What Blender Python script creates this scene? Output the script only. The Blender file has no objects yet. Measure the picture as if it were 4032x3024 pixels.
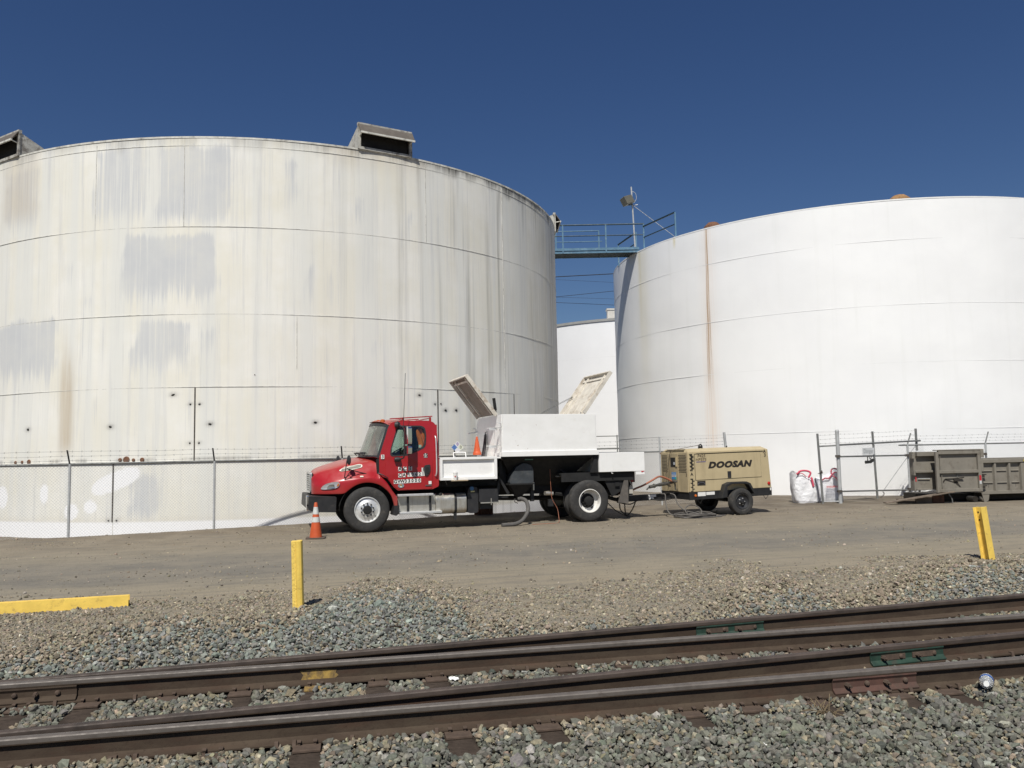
import bpy, bmesh, math, random
import numpy as np
from math import sin, cos, pi, radians as R, sqrt, atan2, hypot
from mathutils import Vector, Matrix
from mathutils.geometry import tessellate_polygon
random.seed(7); rng = np.random.default_rng(7)
S = bpy.context.scene; C = S.collection

# ------------------------------------------------------------------ camera
CZ = 1.80
cam = bpy.data.objects.new('camera', bpy.data.cameras.new('camera')); C.objects.link(cam)
cam.data.sensor_width = 36; cam.data.lens = 3227 / 4032 * 36
cam.data.clip_start = 0.1; cam.data.clip_end = 4000
PIT, ROL = R(4.75), R(1.144)
Xv, Uv, Fv = Vector((1, 0, 0)), Vector((0, -sin(PIT), cos(PIT))), Vector((0, cos(PIT), sin(PIT)))
rx = Xv * cos(ROL) - Uv * sin(ROL); up = Xv * sin(ROL) + Uv * cos(ROL)
m = Matrix.Identity(4)
for i in range(3): m[i][0], m[i][1], m[i][2] = rx[i], up[i], -Fv[i]
m.translation = (0, 0, CZ); cam.matrix_world = m
S.camera = cam

# ------------------------------------------------------------------ sky, sun, exposure
SUN_AZ, SUN_EL = 258.5, 54.0        # azimuth of the sun itself, counted from +X
W = bpy.data.worlds.new('World'); S.world = W; W.use_nodes = True
wn = W.node_tree; wn.nodes.clear()
sky = wn.nodes.new('ShaderNodeTexSky'); sky.sky_type = 'NISHITA'; sky.sun_disc = False
sky.sun_elevation = R(SUN_EL); sky.sun_rotation = R(90 - SUN_AZ)
sky.altitude = 0; sky.air_density = 1.0; sky.dust_density = 0.25; sky.ozone_density = 4.0
bg = wn.nodes.new('ShaderNodeBackground'); bg.inputs[1].default_value = 0.055
wo = wn.nodes.new('ShaderNodeOutputWorld')
hs = wn.nodes.new('ShaderNodeHueSaturation'); hs.inputs['Saturation'].default_value = 1.18; hs.inputs['Hue'].default_value = .511; wn.links.new(sky.outputs[0], hs.inputs['Color']); wn.links.new(hs.outputs[0], bg.inputs[0]); wn.links.new(bg.outputs[0], wo.inputs[0])
sun = bpy.data.objects.new('sun', bpy.data.lights.new('sun', 'SUN')); C.objects.link(sun)
sun.data.energy = 5.0; sun.data.angle = R(0.5); sun.data.color = (1.0, 0.965, 0.885)
sd = Vector((cos(R(SUN_AZ)) * cos(R(SUN_EL)), sin(R(SUN_AZ)) * cos(R(SUN_EL)), sin(R(SUN_EL))))
sun.rotation_euler = sd.to_track_quat('Z', 'Y').to_euler(); sun.location = (0, -20, 30)
S.view_settings.view_transform = 'Standard'; S.view_settings.look = 'None'
S.view_settings.exposure = 0.0; S.view_settings.gamma = 1.0
S.cycles.max_bounces = 8; S.cycles.transparent_max_bounces = 16

# ------------------------------------------------------------------ helpers
def tag(o, label=None, cat=None, group=None, kind=None):
    if label: o['label'] = label
    if cat: o['category'] = cat
    if group: o['group'] = group
    if kind: o['kind'] = kind
    return o
def thing(name, label, cat, loc=(0, 0, 0), rz=0.0, group=None):
    o = bpy.data.objects.new(name, None); C.objects.link(o); o.empty_display_size = .3
    o.location = loc; o.rotation_euler = (0, 0, rz)
    return tag(o, label, cat, group)
def clone(root, loc, rz, label, group=None):
    r = root.copy(); C.objects.link(r); r.location = loc; r.rotation_euler = (0, 0, rz); tag(r, label, None, group)
    for ch in list(root.children):
        c = ch.copy(); C.objects.link(c); c.parent = r
        for g in ch.children:
            d = g.copy(); C.objects.link(d); d.parent = c
    return r

class MB:
    """collects shapes; build() links them as ONE mesh object"""
    def __init__(s): s.v = []; s.f = []; s.mi = []; s.sm = []; s.k = 0
    def mat(s, k): s.k = k; return s
    def add(s, vs, fs, smooth=False):
        b = len(s.v); s.v += [tuple(p) for p in vs]
        for f in fs: s.f.append([i + b for i in f]); s.mi.append(s.k); s.sm.append(smooth)
        return s
    def box(s, c, d, rot=None):
        hx, hy, hz = d[0] / 2, d[1] / 2, d[2] / 2
        vs = [Vector((x, y, z)) for x in (-hx, hx) for y in (-hy, hy) for z in (-hz, hz)]
        if rot is not None:
            M = rot if isinstance(rot, Matrix) else Matrix.Rotation(rot, 3, 'Z'); vs = [M @ p for p in vs]
        vs = [p + Vector(c) for p in vs]
        return s.add(vs, [(0, 1, 3, 2), (4, 6, 7, 5), (0, 4, 5, 1), (2, 3, 7, 6), (0, 2, 6, 4), (1, 5, 7, 3)])
    def bx(s, x0, x1, y0, y1, z0, z1):
        return s.box(((x0 + x1) / 2, (y0 + y1) / 2, (z0 + z1) / 2), (abs(x1 - x0), abs(y1 - y0), abs(z1 - z0)))
    def hexa(s, p):      # 8 points: bottom 4 (ccw), top 4
        return s.add(p, [(3, 2, 1, 0), (4, 5, 6, 7), (0, 1, 5, 4), (1, 2, 6, 5), (2, 3, 7, 6), (3, 0, 4, 7)])
    def tube(s, pts, r, n=8, caps=True):
        pts = [Vector(p) for p in pts]; rs = r if isinstance(r, (list, tuple)) else [r] * len(pts)
        vs = []; fs = []; u = None
        for i, p in enumerate(pts):
            t = (pts[min(i + 1, len(pts) - 1)] - pts[max(i - 1, 0)])
            if t.length < 1e-9: t = Vector((0, 0, 1))
            t.normalize()
            if u is None: u = t.orthogonal().normalized()
            else:
                u = u - t * u.dot(t)
                u = u.normalized() if u.length > 1e-6 else t.orthogonal().normalized()
            w = t.cross(u)
            for j in range(n):
                a = 2 * pi * j / n; vs.append(p + (u * cos(a) + w * sin(a)) * rs[i])
        for i in range(len(pts) - 1):
            for j in range(n):
                a, b = i * n + j, i * n + (j + 1) % n; fs.append((a, b, b + n, a + n))
        s.add(vs, fs, True)
        if caps:
            L = (len(pts) - 1) * n
            s.add(vs[:n], [tuple(range(n))[::-1]]); s.add(vs[L:], [tuple(range(n))])
        return s
    def lathe(s, prof, c, axis='y', n=32, smooth=True):
        """profile of (radius, offset along axis)"""
        vs = []; fs = []
        for r, h in prof:
            for j in range(n):
                a = 2 * pi * j / n; x, z = r * cos(a), r * sin(a)
                vs.append((c[0] + x, c[1] + h, c[2] + z) if axis == 'y' else
                          ((c[0] + x, c[1] + z, c[2] + h) if axis == 'z' else (c[0] + h, c[1] + x, c[2] + z)))
        for i in range(len(prof) - 1):
            for j in range(n):
                a, b = i * n + j, i * n + (j + 1) % n; fs.append((a, b, b + n, a + n))
        return s.add(vs, fs, smooth)
    def prism(s, out, y0, y1, holes=(), axis='y', smooth=False, shear=None):
        """outline in (x,z) run from y0 to y1 (axis 'y'), (x,y) for 'z', (y,z) for 'x'"""
        loops = [list(out)] + [list(h) for h in holes]
        flat = [p for l in loops for p in l]
        tris = tessellate_polygon([[Vector((p[0], p[1], 0)) for p in l] for l in loops])
        def P(p, y):
            return (p[0], y, p[1]) if axis == 'y' else ((p[0], p[1], y) if axis == 'z' else (y, p[0], p[1]))
        n = len(flat)
        f0 = y0 if callable(y0) else (lambda p: y0); f1 = y1 if callable(y1) else (lambda p: y1)
        vs = [P(p, f0(p)) for p in flat] + [P(p, f1(p)) for p in flat]
        fs = [tuple(t) for t in tris] + [tuple(i + n for i in t[::-1]) for t in tris]
        b = 0
        for l in loops:
            k = len(l)
            for i in range(k): fs.append((b + i, b + (i + 1) % k, b + (i + 1) % k + n, b + i + n))
            b += k
        return s.add(vs, fs, smooth)
    def grid(s, fn, nu, nv, smooth=True, wrap=False):
        vs = [fn(i / nu, j / nv) for i in range(nu + 1) for j in range(nv + 1)]
        fs = [(i * (nv + 1) + j, (i + 1) * (nv + 1) + j, (i + 1) * (nv + 1) + j + 1, i * (nv + 1) + j + 1)
              for i in range(nu) for j in range(nv)]
        return s.add(vs, fs, smooth)
    def text(s, txt, c, h, ax=(1, 0, 0), upv=(0, 0, 1), bold=0.0, shear=0.0, wx=1.0, depth=.002, align='CENTER', sp=1.0):
        cu = bpy.data.curves.new('t', 'FONT'); cu.body = txt; cu.size = 1.0; cu.align_x = align; cu.align_y = 'CENTER'
        cu.shear = shear; cu.space_character = sp; cu.offset = bold; cu.extrude = .0; cu.resolution_u = 3
        o = bpy.data.objects.new('t', cu); me = bpy.data.meshes.new_from_object(o)
        ax, upv = Vector(ax), Vector(upv); nn = ax.cross(upv).normalized()
        k = h / 0.69
        vs = [Vector(c) + ax * (p.co.x * k * wx) + upv * (p.co.y * k) + nn * depth for p in me.vertices]
        fs = [tuple(f.vertices) for f in me.polygons]
        bpy.data.objects.remove(o); bpy.data.curves.remove(cu); bpy.data.meshes.remove(me)
        return s.add(vs, fs)
    def build(s, name, mats, parent=None, loc=None, bevel=0, seg=2, sharp=35, fix=True, rot=None):
        me = bpy.data.meshes.new(name); me.from_pydata(s.v, [], s.f)
        mats = mats if isinstance(mats, (list, tuple)) else [mats]
        for m_ in mats: me.materials.append(m_)
        me.polygons.foreach_set('material_index', s.mi); me.polygons.foreach_set('use_smooth', s.sm)
        if fix:
            bm = bmesh.new(); bm.from_mesh(me); bmesh.ops.recalc_face_normals(bm, faces=bm.faces); bm.to_mesh(me); bm.free()
        me.update()
        if any(s.sm): me.set_sharp_from_angle(angle=R(sharp))
        o = bpy.data.objects.new(name, me); C.objects.link(o)
        if parent: o.parent = parent
        if loc: o.location = loc
        if rot: o.rotation_euler = rot
        if bevel:
            md = o.modifiers.new('bevel', 'BEVEL'); md.width = bevel; md.segments = seg; md.limit_method = 'ANGLE'; md.angle_limit = R(40)
            md.harden_normals = False
        return o
def rr(x0, x1, z0, z1, r, n=5):
    "rounded rectangle outline"
    P = []
    for cx, cz, a0 in ((x1 - r, z1 - r, 0), (x0 + r, z1 - r, 90), (x0 + r, z0 + r, 180), (x1 - r, z0 + r, 270)):
        for i in range(n + 1):
            a = R(a0 + 90 * i / n); P.append((cx + r * cos(a), cz + r * sin(a)))
    return P
def rpoly(pts, r, n=4):
    "polygon with rounded corners (r number or list)"
    P = []; k = len(pts)
    for i in range(k):
        a, b, c = Vector(pts[i - 1]), Vector(pts[i]), Vector(pts[(i + 1) % k])
        q = r[i] if isinstance(r, (list, tuple)) else r
        q = min(q, (a - b).length * .45, (c - b).length * .45)
        if q < 1e-4: P.append(tuple(b)); continue
        p0 = b + (a - b).normalized() * q; p1 = b + (c - b).normalized() * q
        for j in range(n + 1):
            t = j / n; w = p0 * (1 - t) ** 2 + b * 2 * t * (1 - t) + p1 * t * t; P.append(tuple(w))
    return P
def spline(pts, n=8):
    "Catmull-Rom through the points"
    P = [Vector(p) for p in pts]; out = []
    for i in range(len(P) - 1):
        p0, p1, p2, p3 = P[max(i - 1, 0)], P[i], P[i + 1], P[min(i + 2, len(P) - 1)]
        for j in range(n):
            t = j / n
            out.append(.5 * ((2 * p1) + (p2 - p0) * t + (2 * p0 - 5 * p1 + 4 * p2 - p3) * t * t + (3 * p1 - p0 - 3 * p2 + p3) * t ** 3))
    out.append(P[-1]); return out

# ------------------------------------------------------------------ materials
class NT:
    def __init__(s, name):
        s.m = bpy.data.materials.new(name); s.m.use_nodes = True; s.t = s.m.node_tree
        s.b = s.t.nodes['Principled BSDF']; s._tc = None
    def n(s, typ, **kw):
        x = s.t.nodes.new('ShaderNode' + typ)
        for k, v in kw.items(): setattr(x, k, v)
        return x
    def l(s, a, b): s.t.links.new(a, b)
    def tc(s, which='Object'):
        if s._tc is None: s._tc = s.n('TexCoord')
        return s._tc.outputs[which]
    def mapped(s, vec, scale=(1, 1, 1), rot=(0, 0, 0), loc=(0, 0, 0)):
        x = s.n('Mapping'); x.inputs['Scale'].default_value = scale; x.inputs['Rotation'].default_value = rot; x.inputs['Location'].default_value = loc
        s.l(vec, x.inputs[0]); return x.outputs[0]
    def noise(s, vec, scale, detail=4, rough=.6, dist=0.0):
        x = s.n('TexNoise'); x.inputs['Scale'].default_value = scale; x.inputs['Detail'].default_value = detail
        x.inputs['Roughness'].default_value = rough; x.inputs['Distortion'].default_value = dist
        s.l(vec, x.inputs['Vector']); return x.outputs[0]
    def ramp(s, fac, a, b, lo=0.0, hi=1.0, smooth=True):
        x = s.n('MapRange'); x.interpolation_type = 'SMOOTHSTEP' if smooth else 'LINEAR'
        x.inputs['From Min'].default_value = a; x.inputs['From Max'].default_value = b
        x.inputs['To Min'].default_value = lo; x.inputs['To Max'].default_value = hi
        s.l(fac, x.inputs['Value']); return x.outputs[0]
    def math(s, op, a, b=None):
        x = s.n('Math', operation=op)
        for i, q in enumerate((a, b)):
            if q is None: continue
            if isinstance(q, (int, float)): x.inputs[i].default_value = q
            else: s.l(q, x.inputs[i])
        return x.outputs[0]
    def mix(s, fac, a, b, blend='MIX'):
        x = s.n('Mix', data_type='RGBA', blend_type=blend)
        for i, q in ((0, fac), (6, a), (7, b)):
            if isinstance(q, (int, float)): x.inputs[i].default_value = q
            elif isinstance(q, (tuple, list)): x.inputs[i].default_value = (*q, 1) if len(q) == 3 else q
            else: s.l(q, x.inputs[i])
        return x.outputs[2]
    def bump(s, h, strength=.3, dist=.01, normal=None):
        x = s.n('Bump'); x.inputs['Strength'].default_value = strength; x.inputs['Distance'].default_value = dist
        s.l(h, x.inputs['Height'])
        if normal is not None: s.l(normal, x.inputs['Normal'])
        return x.outputs[0]
    def facing(s):
        x = s.n('LayerWeight'); x.inputs[0].default_value = .5
        return s.math('ADD', s.math('MULTIPLY', s.math('POWER', x.outputs['Facing'], 4.0), .9), .045)
    def out(s, col=None, rough=None, metal=None, normal=None, spec=None):
        for nm, q in (('Base Color', col), ('Roughness', rough), ('Metallic', metal), ('Normal', normal), ('Specular IOR Level', spec)):
            if q is None: continue
            if isinstance(q, (int, float)): s.b.inputs[nm].default_value = q
            elif isinstance(q, (tuple, list)): s.b.inputs[nm].default_value = (*q, 1)
            else: s.l(q, s.b.inputs[nm])
        return s.m
def paint(name, col, rough=.5, metal=0.0, var=.08, scale=4, dirt=None, amt=.0, dscale=3.0, streak=False, bump=0.0, bscale=60, bdist=.004, spec=None):
    t = NT(name); v = t.tc()
    n1 = t.noise(v, scale, 5)
    a = tuple(max(0, c * (1 - var)) for c in col); b = tuple(min(1, c * (1 + var)) for c in col)
    c = t.mix(t.ramp(n1, .3, .7), a, b)
    if dirt is not None:
        vv = t.mapped(v, (1, 1, .15)) if streak else v
        n2 = t.noise(vv, dscale, 6, .7, .3)
        c = t.mix(t.ramp(n2, .62 - amt * .35, .86 - amt * .25, 0, min(1, .35 + amt)), c, dirt)
    nr = t.ramp(t.noise(v, scale * 2.3, 3), .3, .7, max(0, rough - .08), min(1, rough + .08))
    nm = t.bump(t.noise(v, bscale, 3), bump, bdist) if bump else None
    return t.out(c, nr, metal, nm, spec)
# ------------------------------------------------------------------ ground heights
TA = R(11.34); CA, SA = cos(TA), sin(TA)            # direction of the main track
def tr(s, t, z=0.0): return (s * CA - t * SA, s * SA + t * CA, z)      # track coordinates to world
R2T, R4T = 7.70, 6.195                               # centre lines of the straight rails
RAIL_TOP = -0.03; RAIL_H = .186; RB = RAIL_TOP - RAIL_H
A1 = R(16.2)                                         # direction of the diverging rails
def r1y(x): return math.tan(A1) * x + 8.33
def r3y(x): return math.tan(A1 - R(.7)) * x + 6.755
FA = R(25.3); FP = (-7.504, 20.65)                   # left fence: direction and a post
def fxy(s, o=0.0): return (FP[0] + s * cos(FA) - o * sin(FA), FP[1] + s * sin(FA) + o * cos(FA))
def sst(a, b, x): t = np.clip((x - a) / (b - a), 0, 1); return t * t * (3 - 2 * t)
_vt = np.random.default_rng(3).random((256, 256))
def vnoise(x, y, seed=0):
    x = np.asarray(x, float) + seed * 17.3; y = np.asarray(y, float) + seed * 9.1
    xi = np.floor(x).astype(int); yi = np.floor(y).astype(int); fx = x - xi; fy = y - yi
    fx = fx * fx * (3 - 2 * fx); fy = fy * fy * (3 - 2 * fy)
    g = lambda i, j: _vt[(i) % 256, (j) % 256]
    return (g(xi, yi) * (1 - fx) + g(xi + 1, yi) * fx) * (1 - fy) + (g(xi, yi + 1) * (1 - fx) + g(xi + 1, yi + 1) * fx) * fy
def fbm(x, y, o=4, seed=0):
    r = 0; a = .5
    for i in range(o): r = r + a * vnoise(x * 2 ** i, y * 2 ** i, seed + i); a *= .5
    return r / (1 - .5 ** o)
def zg(x, y):
    x = np.asarray(x, float); y = np.asarray(y, float)
    e = (y - (math.tan(A1) * x + 8.33)) * cos(A1)
    z = -.255 + .255 * sst(.05, 1.7, e)
    d = (x - FP[0]) * -sin(FA) + (y - FP[1]) * cos(FA)       # beyond the fence line
    k = 1 - sst(1.5, 7.5, x)
    z = z - .27 * sst(.1, 1.3, d) * k
    z = z + .05 * np.exp(-((d + .25) / .5) ** 2) * k * (.5 + fbm(x * .9, y * .9, 2, 5))
    road = sst(1.6, 3.0, e)
    z = z + road * (fbm(x * .5, y * .9, 3, 2) - .5) * .03
    z = z + (fbm(x * 5, y * 5, 3, 8) - .5) * .016
    return z
def zp(x, y): return float(zg(x, y))

# ------------------------------------------------------------------ ground sheet
def gaxis(lo, hi, st, far):
    a = list(np.arange(lo, hi + 1e-6, st)); s_ = st; b = a[-1]; c = a[0]; A = []; B = []
    while b < far: s_ *= 1.35; b += s_; A.append(b)
    s_ = st
    while c > -far: s_ *= 1.35; c -= s_; B.append(c)
    return np.array(B[::-1] + a + A)
def np_mesh(name, V, Fq, mats, smooth=True, attr=None, mi=None):
    me = bpy.data.meshes.new(name); k = Fq.shape[1]
    me.vertices.add(len(V)); me.vertices.foreach_set('co', V.astype(np.float32).ravel())
    me.loops.add(Fq.size); me.loops.foreach_set('vertex_index', Fq.astype(np.int32).ravel())
    me.polygons.add(len(Fq)); me.polygons.foreach_set('loop_start', np.arange(0, Fq.size, k, dtype=np.int32))
    for m_ in mats: me.materials.append(m_)
    if mi is not None: me.polygons.foreach_set('material_index', mi.astype(np.int32))
    me.polygons.foreach_set('use_smooth', np.full(len(Fq), smooth))
    me.update(calc_edges=True)
    if attr is not None:
        a = me.color_attributes.new('Col', 'FLOAT_COLOR', 'POINT'); a.data.foreach_set('color', attr.astype(np.float32).ravel())
    o = bpy.data.objects.new(name, me); C.objects.link(o); return o
def gq(nx, ny):
    i, j = np.meshgrid(np.arange(nx - 1), np.arange(ny - 1), indexing='ij'); a = (i * ny + j).ravel()
    return np.stack([a, a + ny, a + ny + 1, a + 1], 1)
gx = gaxis(-16, 24, .11, 900); gy = gaxis(3, 34, .11, 900)
XX, YY = np.meshgrid(gx, gy, indexing='ij')
V = np.stack([XX.ravel(), YY.ravel(), zg(XX, YY).ravel()], 1)

t = NT('packed_dirt'); v = t.tc()
wm = t.n('SeparateXYZ'); t.l(t.mapped(v, (1, 1, 1), (0, 0, R(-14))), wm.inputs[0])
wv = t.n('CombineXYZ'); t.l(wm.outputs[0], wv.inputs[0]); t.l(wm.outputs[1], wv.inputs[1])
n_w = t.noise(t.mapped(wv.outputs[0], (.12, .5, 1)), 1.0, 5, .6, .5)
wc = t.math('ADD', wm.outputs[1], t.math('MULTIPLY', t.math('SUBTRACT', n_w, .5), 3.2))
cr = t.n('ValToRGB'); t.l(t.ramp(wc, 5, 30, smooth=False), cr.inputs[0]); el = cr.color_ramp.elements
stops = [(5, (.15, .138, .112)), (9.0, (.215, .19, .145)), (11.2, (.275, .235, .17)), (12.6, (.25, .22, .165)), (13.8, (.175, .162, .138)), (15.2, (.18, .166, .14)),
         (16.6, (.235, .205, .155)), (19.0, (.215, .182, .135)), (21.2, (.165, .134, .098)), (22.6, (.105, .083, .06)), (30, (.12, .095, .07))]
el[0].position = 0; el[0].color = (*stops[0][1], 1); el[1].position = 1; el[1].color = (*stops[-1][1], 1)
for w_, c_ in stops[1:-1]: e_ = el.new((w_ - 5) / 25); e_.color = (*c_, 1)
n_s = t.noise(t.mapped(wv.outputs[0], (.35, 3.5, 1)), 1.6, 6, .7, .4)
col = t.mix(t.ramp(n_s, .42, .68, 0, .7), cr.outputs[0], (.145, .134, .116))
n_m = t.noise(v, 1.1, 7, .65, .3)
col = t.mix(t.ramp(n_m, .35, .68, 0, .45), col, (.29, .25, .19))
n_f = t.noise(v, 38, 4, .7)
col = t.mix(t.ramp(n_f, .5, .75, 0, .4), col, (.11, .095, .075))
vo = t.n('TexVoronoi', feature='F1'); vo.inputs['Scale'].default_value = 26; t.l(v, vo.inputs['Vector'])
peb = t.ramp(vo.outputs['Distance'], .10, .3, 1, 0)
sel = t.math('GREATER_THAN', vo.outputs['Color'], .55)
pm = t.math('MULTIPLY', peb, sel)
pc = t.mix(t.ramp(vo.outputs['Color'], .6, 1), (.13, .125, .115), (.40, .37, .32))
col = t.mix(t.math('MULTIPLY', pm, .75), col, pc)
nb = t.bump(t.noise(v, 9, 8, .75), .55, .035)
nb = t.bump(pm, .8, .018, nb)
dirt_m = t.out(col, .95, 0, nb, .2)
ground = np_mesh('ground', V, gq(len(gx), len(gy)), [dirt_m]); tag(ground, kind='structure')

# ------------------------------------------------------------------ ballast and gravel, real stones
t = NT('crushed_stone'); at = t.n('Attribute'); at.attribute_name = 'Col'
v = t.tc(); nn = t.noise(v, 55, 5, .7)
col = t.mix(t.ramp(nn, .3, .75), t.mix(1.0, at.outputs[0], (.72, .72, .72), 'MULTIPLY'), t.mix(1.0, at.outputs[0], (1.25, 1.23, 1.2), 'MULTIPLY'))
stone_m = t.out(col, .9, 0, t.bump(t.noise(v, 90, 4, .7), .5, .004), .25)
def ico():
    p = (1 + sqrt(5)) / 2
    v_ = np.array([(-1, p, 0), (1, p, 0), (-1, -p, 0), (1, -p, 0), (0, -1, p), (0, 1, p), (0, -1, -p), (0, 1, -p), (p, 0, -1), (p, 0, 1), (-p, 0, -1), (-p, 0, 1)]) / sqrt(1 + p * p)
    f_ = np.array([(0, 11, 5), (0, 5, 1), (0, 1, 7), (0, 7, 10), (0, 10, 11), (1, 5, 9), (5, 11, 4), (11, 10, 2), (10, 7, 6), (7, 1, 8), (3, 9, 4), (3, 4, 2), (3, 2, 6), (3, 6, 8), (3, 8, 9), (4, 9, 5), (2, 4, 11), (6, 2, 10), (8, 6, 7), (9, 8, 1)])
    return v_, f_
IV, IF = ico()
def stone_field(name, P, size, colr, sink=.15):
    "P (n,3) ground points, size (n,), colr (n,3)"
    n = len(P); g = np.random.default_rng(len(P))
    base = IV[None] * (1 + g.uniform(-.32, .30, (24, 12, 1))) + g.uniform(-.14, .14, (24, 12, 3))
    pick = g.integers(0, 24, n); Vs = base[pick]
    Vs = Vs * (size[:, None, None] * .5) * np.stack([g.uniform(.8, 1.45, n), g.uniform(.65, 1.1, n), g.uniform(.5, .95, n)], 1)[:, None, :]
    ax = g.normal(0, 1, (n, 4)); ax /= np.linalg.norm(ax, axis=1)[:, None]
    lean = g.random(n) < .45            # these lie flat
    q = ax.copy(); yaw = g.uniform(0, 6.28, n)
    q[lean] = np.stack([np.cos(yaw / 2), g.normal(0, .16, n), g.normal(0, .16, n), np.sin(yaw / 2)], 1)[lean]; q /= np.linalg.norm(q, axis=1)[:, None]
    w, x, y, z = q.T
    M = np.stack([np.stack([1 - 2 * (y * y + z * z), 2 * (x * y - z * w), 2 * (x * z + y * w)], 1),
                  np.stack([2 * (x * y + z * w), 1 - 2 * (x * x + z * z), 2 * (y * z - x * w)], 1),
                  np.stack([2 * (x * z - y * w), 2 * (y * z + x * w), 1 - 2 * (x * x + y * y)], 1)], 1)
    Vs = np.einsum('nij,nkj->nki', M, Vs)
    Vs = Vs + P[:, None, :]; Vs[:, :, 2] += (size * sink)[:, None]
    F_ = (IF[None] + (np.arange(n) * 12)[:, None, None]).reshape(-1, 3)
    A = np.repeat(np.concatenate([colr, np.ones((n, 1))], 1), 12, 0)
    return tag(np_mesh(name, Vs.reshape(-1, 3), F_, [stone_m], False, A), kind='stuff')
def scatter(x0, x1, y0, y1, pitch):
    nx, ny = int((x1 - x0) / pitch), int((y1 - y0) / pitch)
    a, b = np.meshgrid(np.arange(nx), np.arange(ny), indexing='ij')
    x = x0 + (a + rng.uniform(-.1, 1.1, a.shape)) * pitch; y = y0 + (b + rng.uniform(-.1, 1.1, a.shape)) * pitch
    return x.ravel(), y.ravel()
def seen(x, y, pad=.6):
    return (np.abs(x) < y * .64 + pad + 1.6)
TIES = [-.29 - .58 * i for i in range(14, 4, -1)] + [-2.65, -2.13, -1.52, -.92, -.29, .26, .77, 1.43, 1.97, 2.55, 3.06, 3.62, 4.35, 4.80, 5.39, 6.04, 6.6] + [6.6 + .57 * i for i in range(1, 22)]
OPEN_END = {.77: 5.58, 1.43: 5.66, 4.35: 5.72, 4.80: 5.6, 3.62: 5.68, 2.55: 5.68, -.29: 5.4, 3.06: 5.85}     # tie ends left bare in front of the near rail
def stone_colors(n, grey, tan, w, g, spread=.16):
    base = np.where((g.random(n) < w)[:, None], np.array(tan)[None], np.array(grey)[None])
    c = base * (1 + g.normal(0, spread, (n, 1))) * (1 + g.normal(0, .035, (n, 3)))
    li = g.random(n); c = np.where((li > .955)[:, None], c * 1.55 + .05, c); c = np.where((li < .14)[:, None], c * .55, c)
    return np.clip(c, .02, .8)
GREY, TAN, WARM = (.165, .165, .138), (.25, .215, .155), (.30, .235, .16)
def track_mask(s, tt):
    "True where stones may lie"
    ok = np.ones_like(s, bool)
    for c_ in TIES:
        near = np.abs(s - c_) < .115
        inside = near & (tt > 6.2) & (tt < 8.3)
        # stones drift over some of the ties between the rails
        drift = vnoise(s * 2.1 + c_ * 3, tt * 3.1, 4) > .66
        ok &= ~(inside & ~drift)
        if c_ in OPEN_END: ok &= ~(near & (tt > OPEN_END[c_]) & (tt <= 6.2))
    return ok
def rail_clear(x, y, s, tt, r=.085):
    d2 = np.abs(tt - R2T); d4 = np.abs(tt - R4T)
    d1 = np.abs((y - (math.tan(A1) * x + 8.33)) * cos(A1)); d3 = np.abs((y - (math.tan(A1 - R(.7)) * x + 6.755)) * cos(A1))
    return (d2 > r) & (d4 > r) & ((d1 > r) | (x < -4.2)) & ((d3 > r) | (x < -4.4))
# (a) foreground and between the rails
P_, S_, K_ = [], [], []
for lay in range(2):
    x, y = scatter(-8.5, 11, 3.9, 12.8, .034)
    s = x * CA + y * SA; tt = -x * SA + y * CA
    e = (y - (math.tan(A1) * x + 8.33)) * cos(A1)
    ok = seen(x, y) & (e < .16) & rail_clear(x, y, s, tt) & track_mask(s, tt) & ((tt > 3.7))
    if lay: ok &= rng.random(len(x)) < .75
    x, y, tt = x[ok], y[ok], tt[ok]
    z = np.where(tt < 6.1, -.238 + .014 * lay * 2 + (fbm(x * 1.7, y * 1.7, 2, 3) - .5) * .05, -.258 + lay * .026 + (fbm(x * 2.2, y * 2.2, 2, 6) - .5) * .05)
    n = len(x); g = np.random.default_rng(11 + lay)
    sz = g.lognormal(math.log(.037), .30, n)
    wv_ = np.clip(.16 + .5 * (fbm(x * .8, y * .8, 3, 9) - .45) + .35 * np.exp(-((tt - 6.05) / .16) ** 2), .02, .9)
    P_.append(np.stack([x, y, z], 1)); S_.append(sz); K_.append(stone_colors(n, GREY, TAN, wv_, g))
stone_field('track_ballast', np.concatenate(P_), np.concatenate(S_), np.concatenate(K_))
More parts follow.
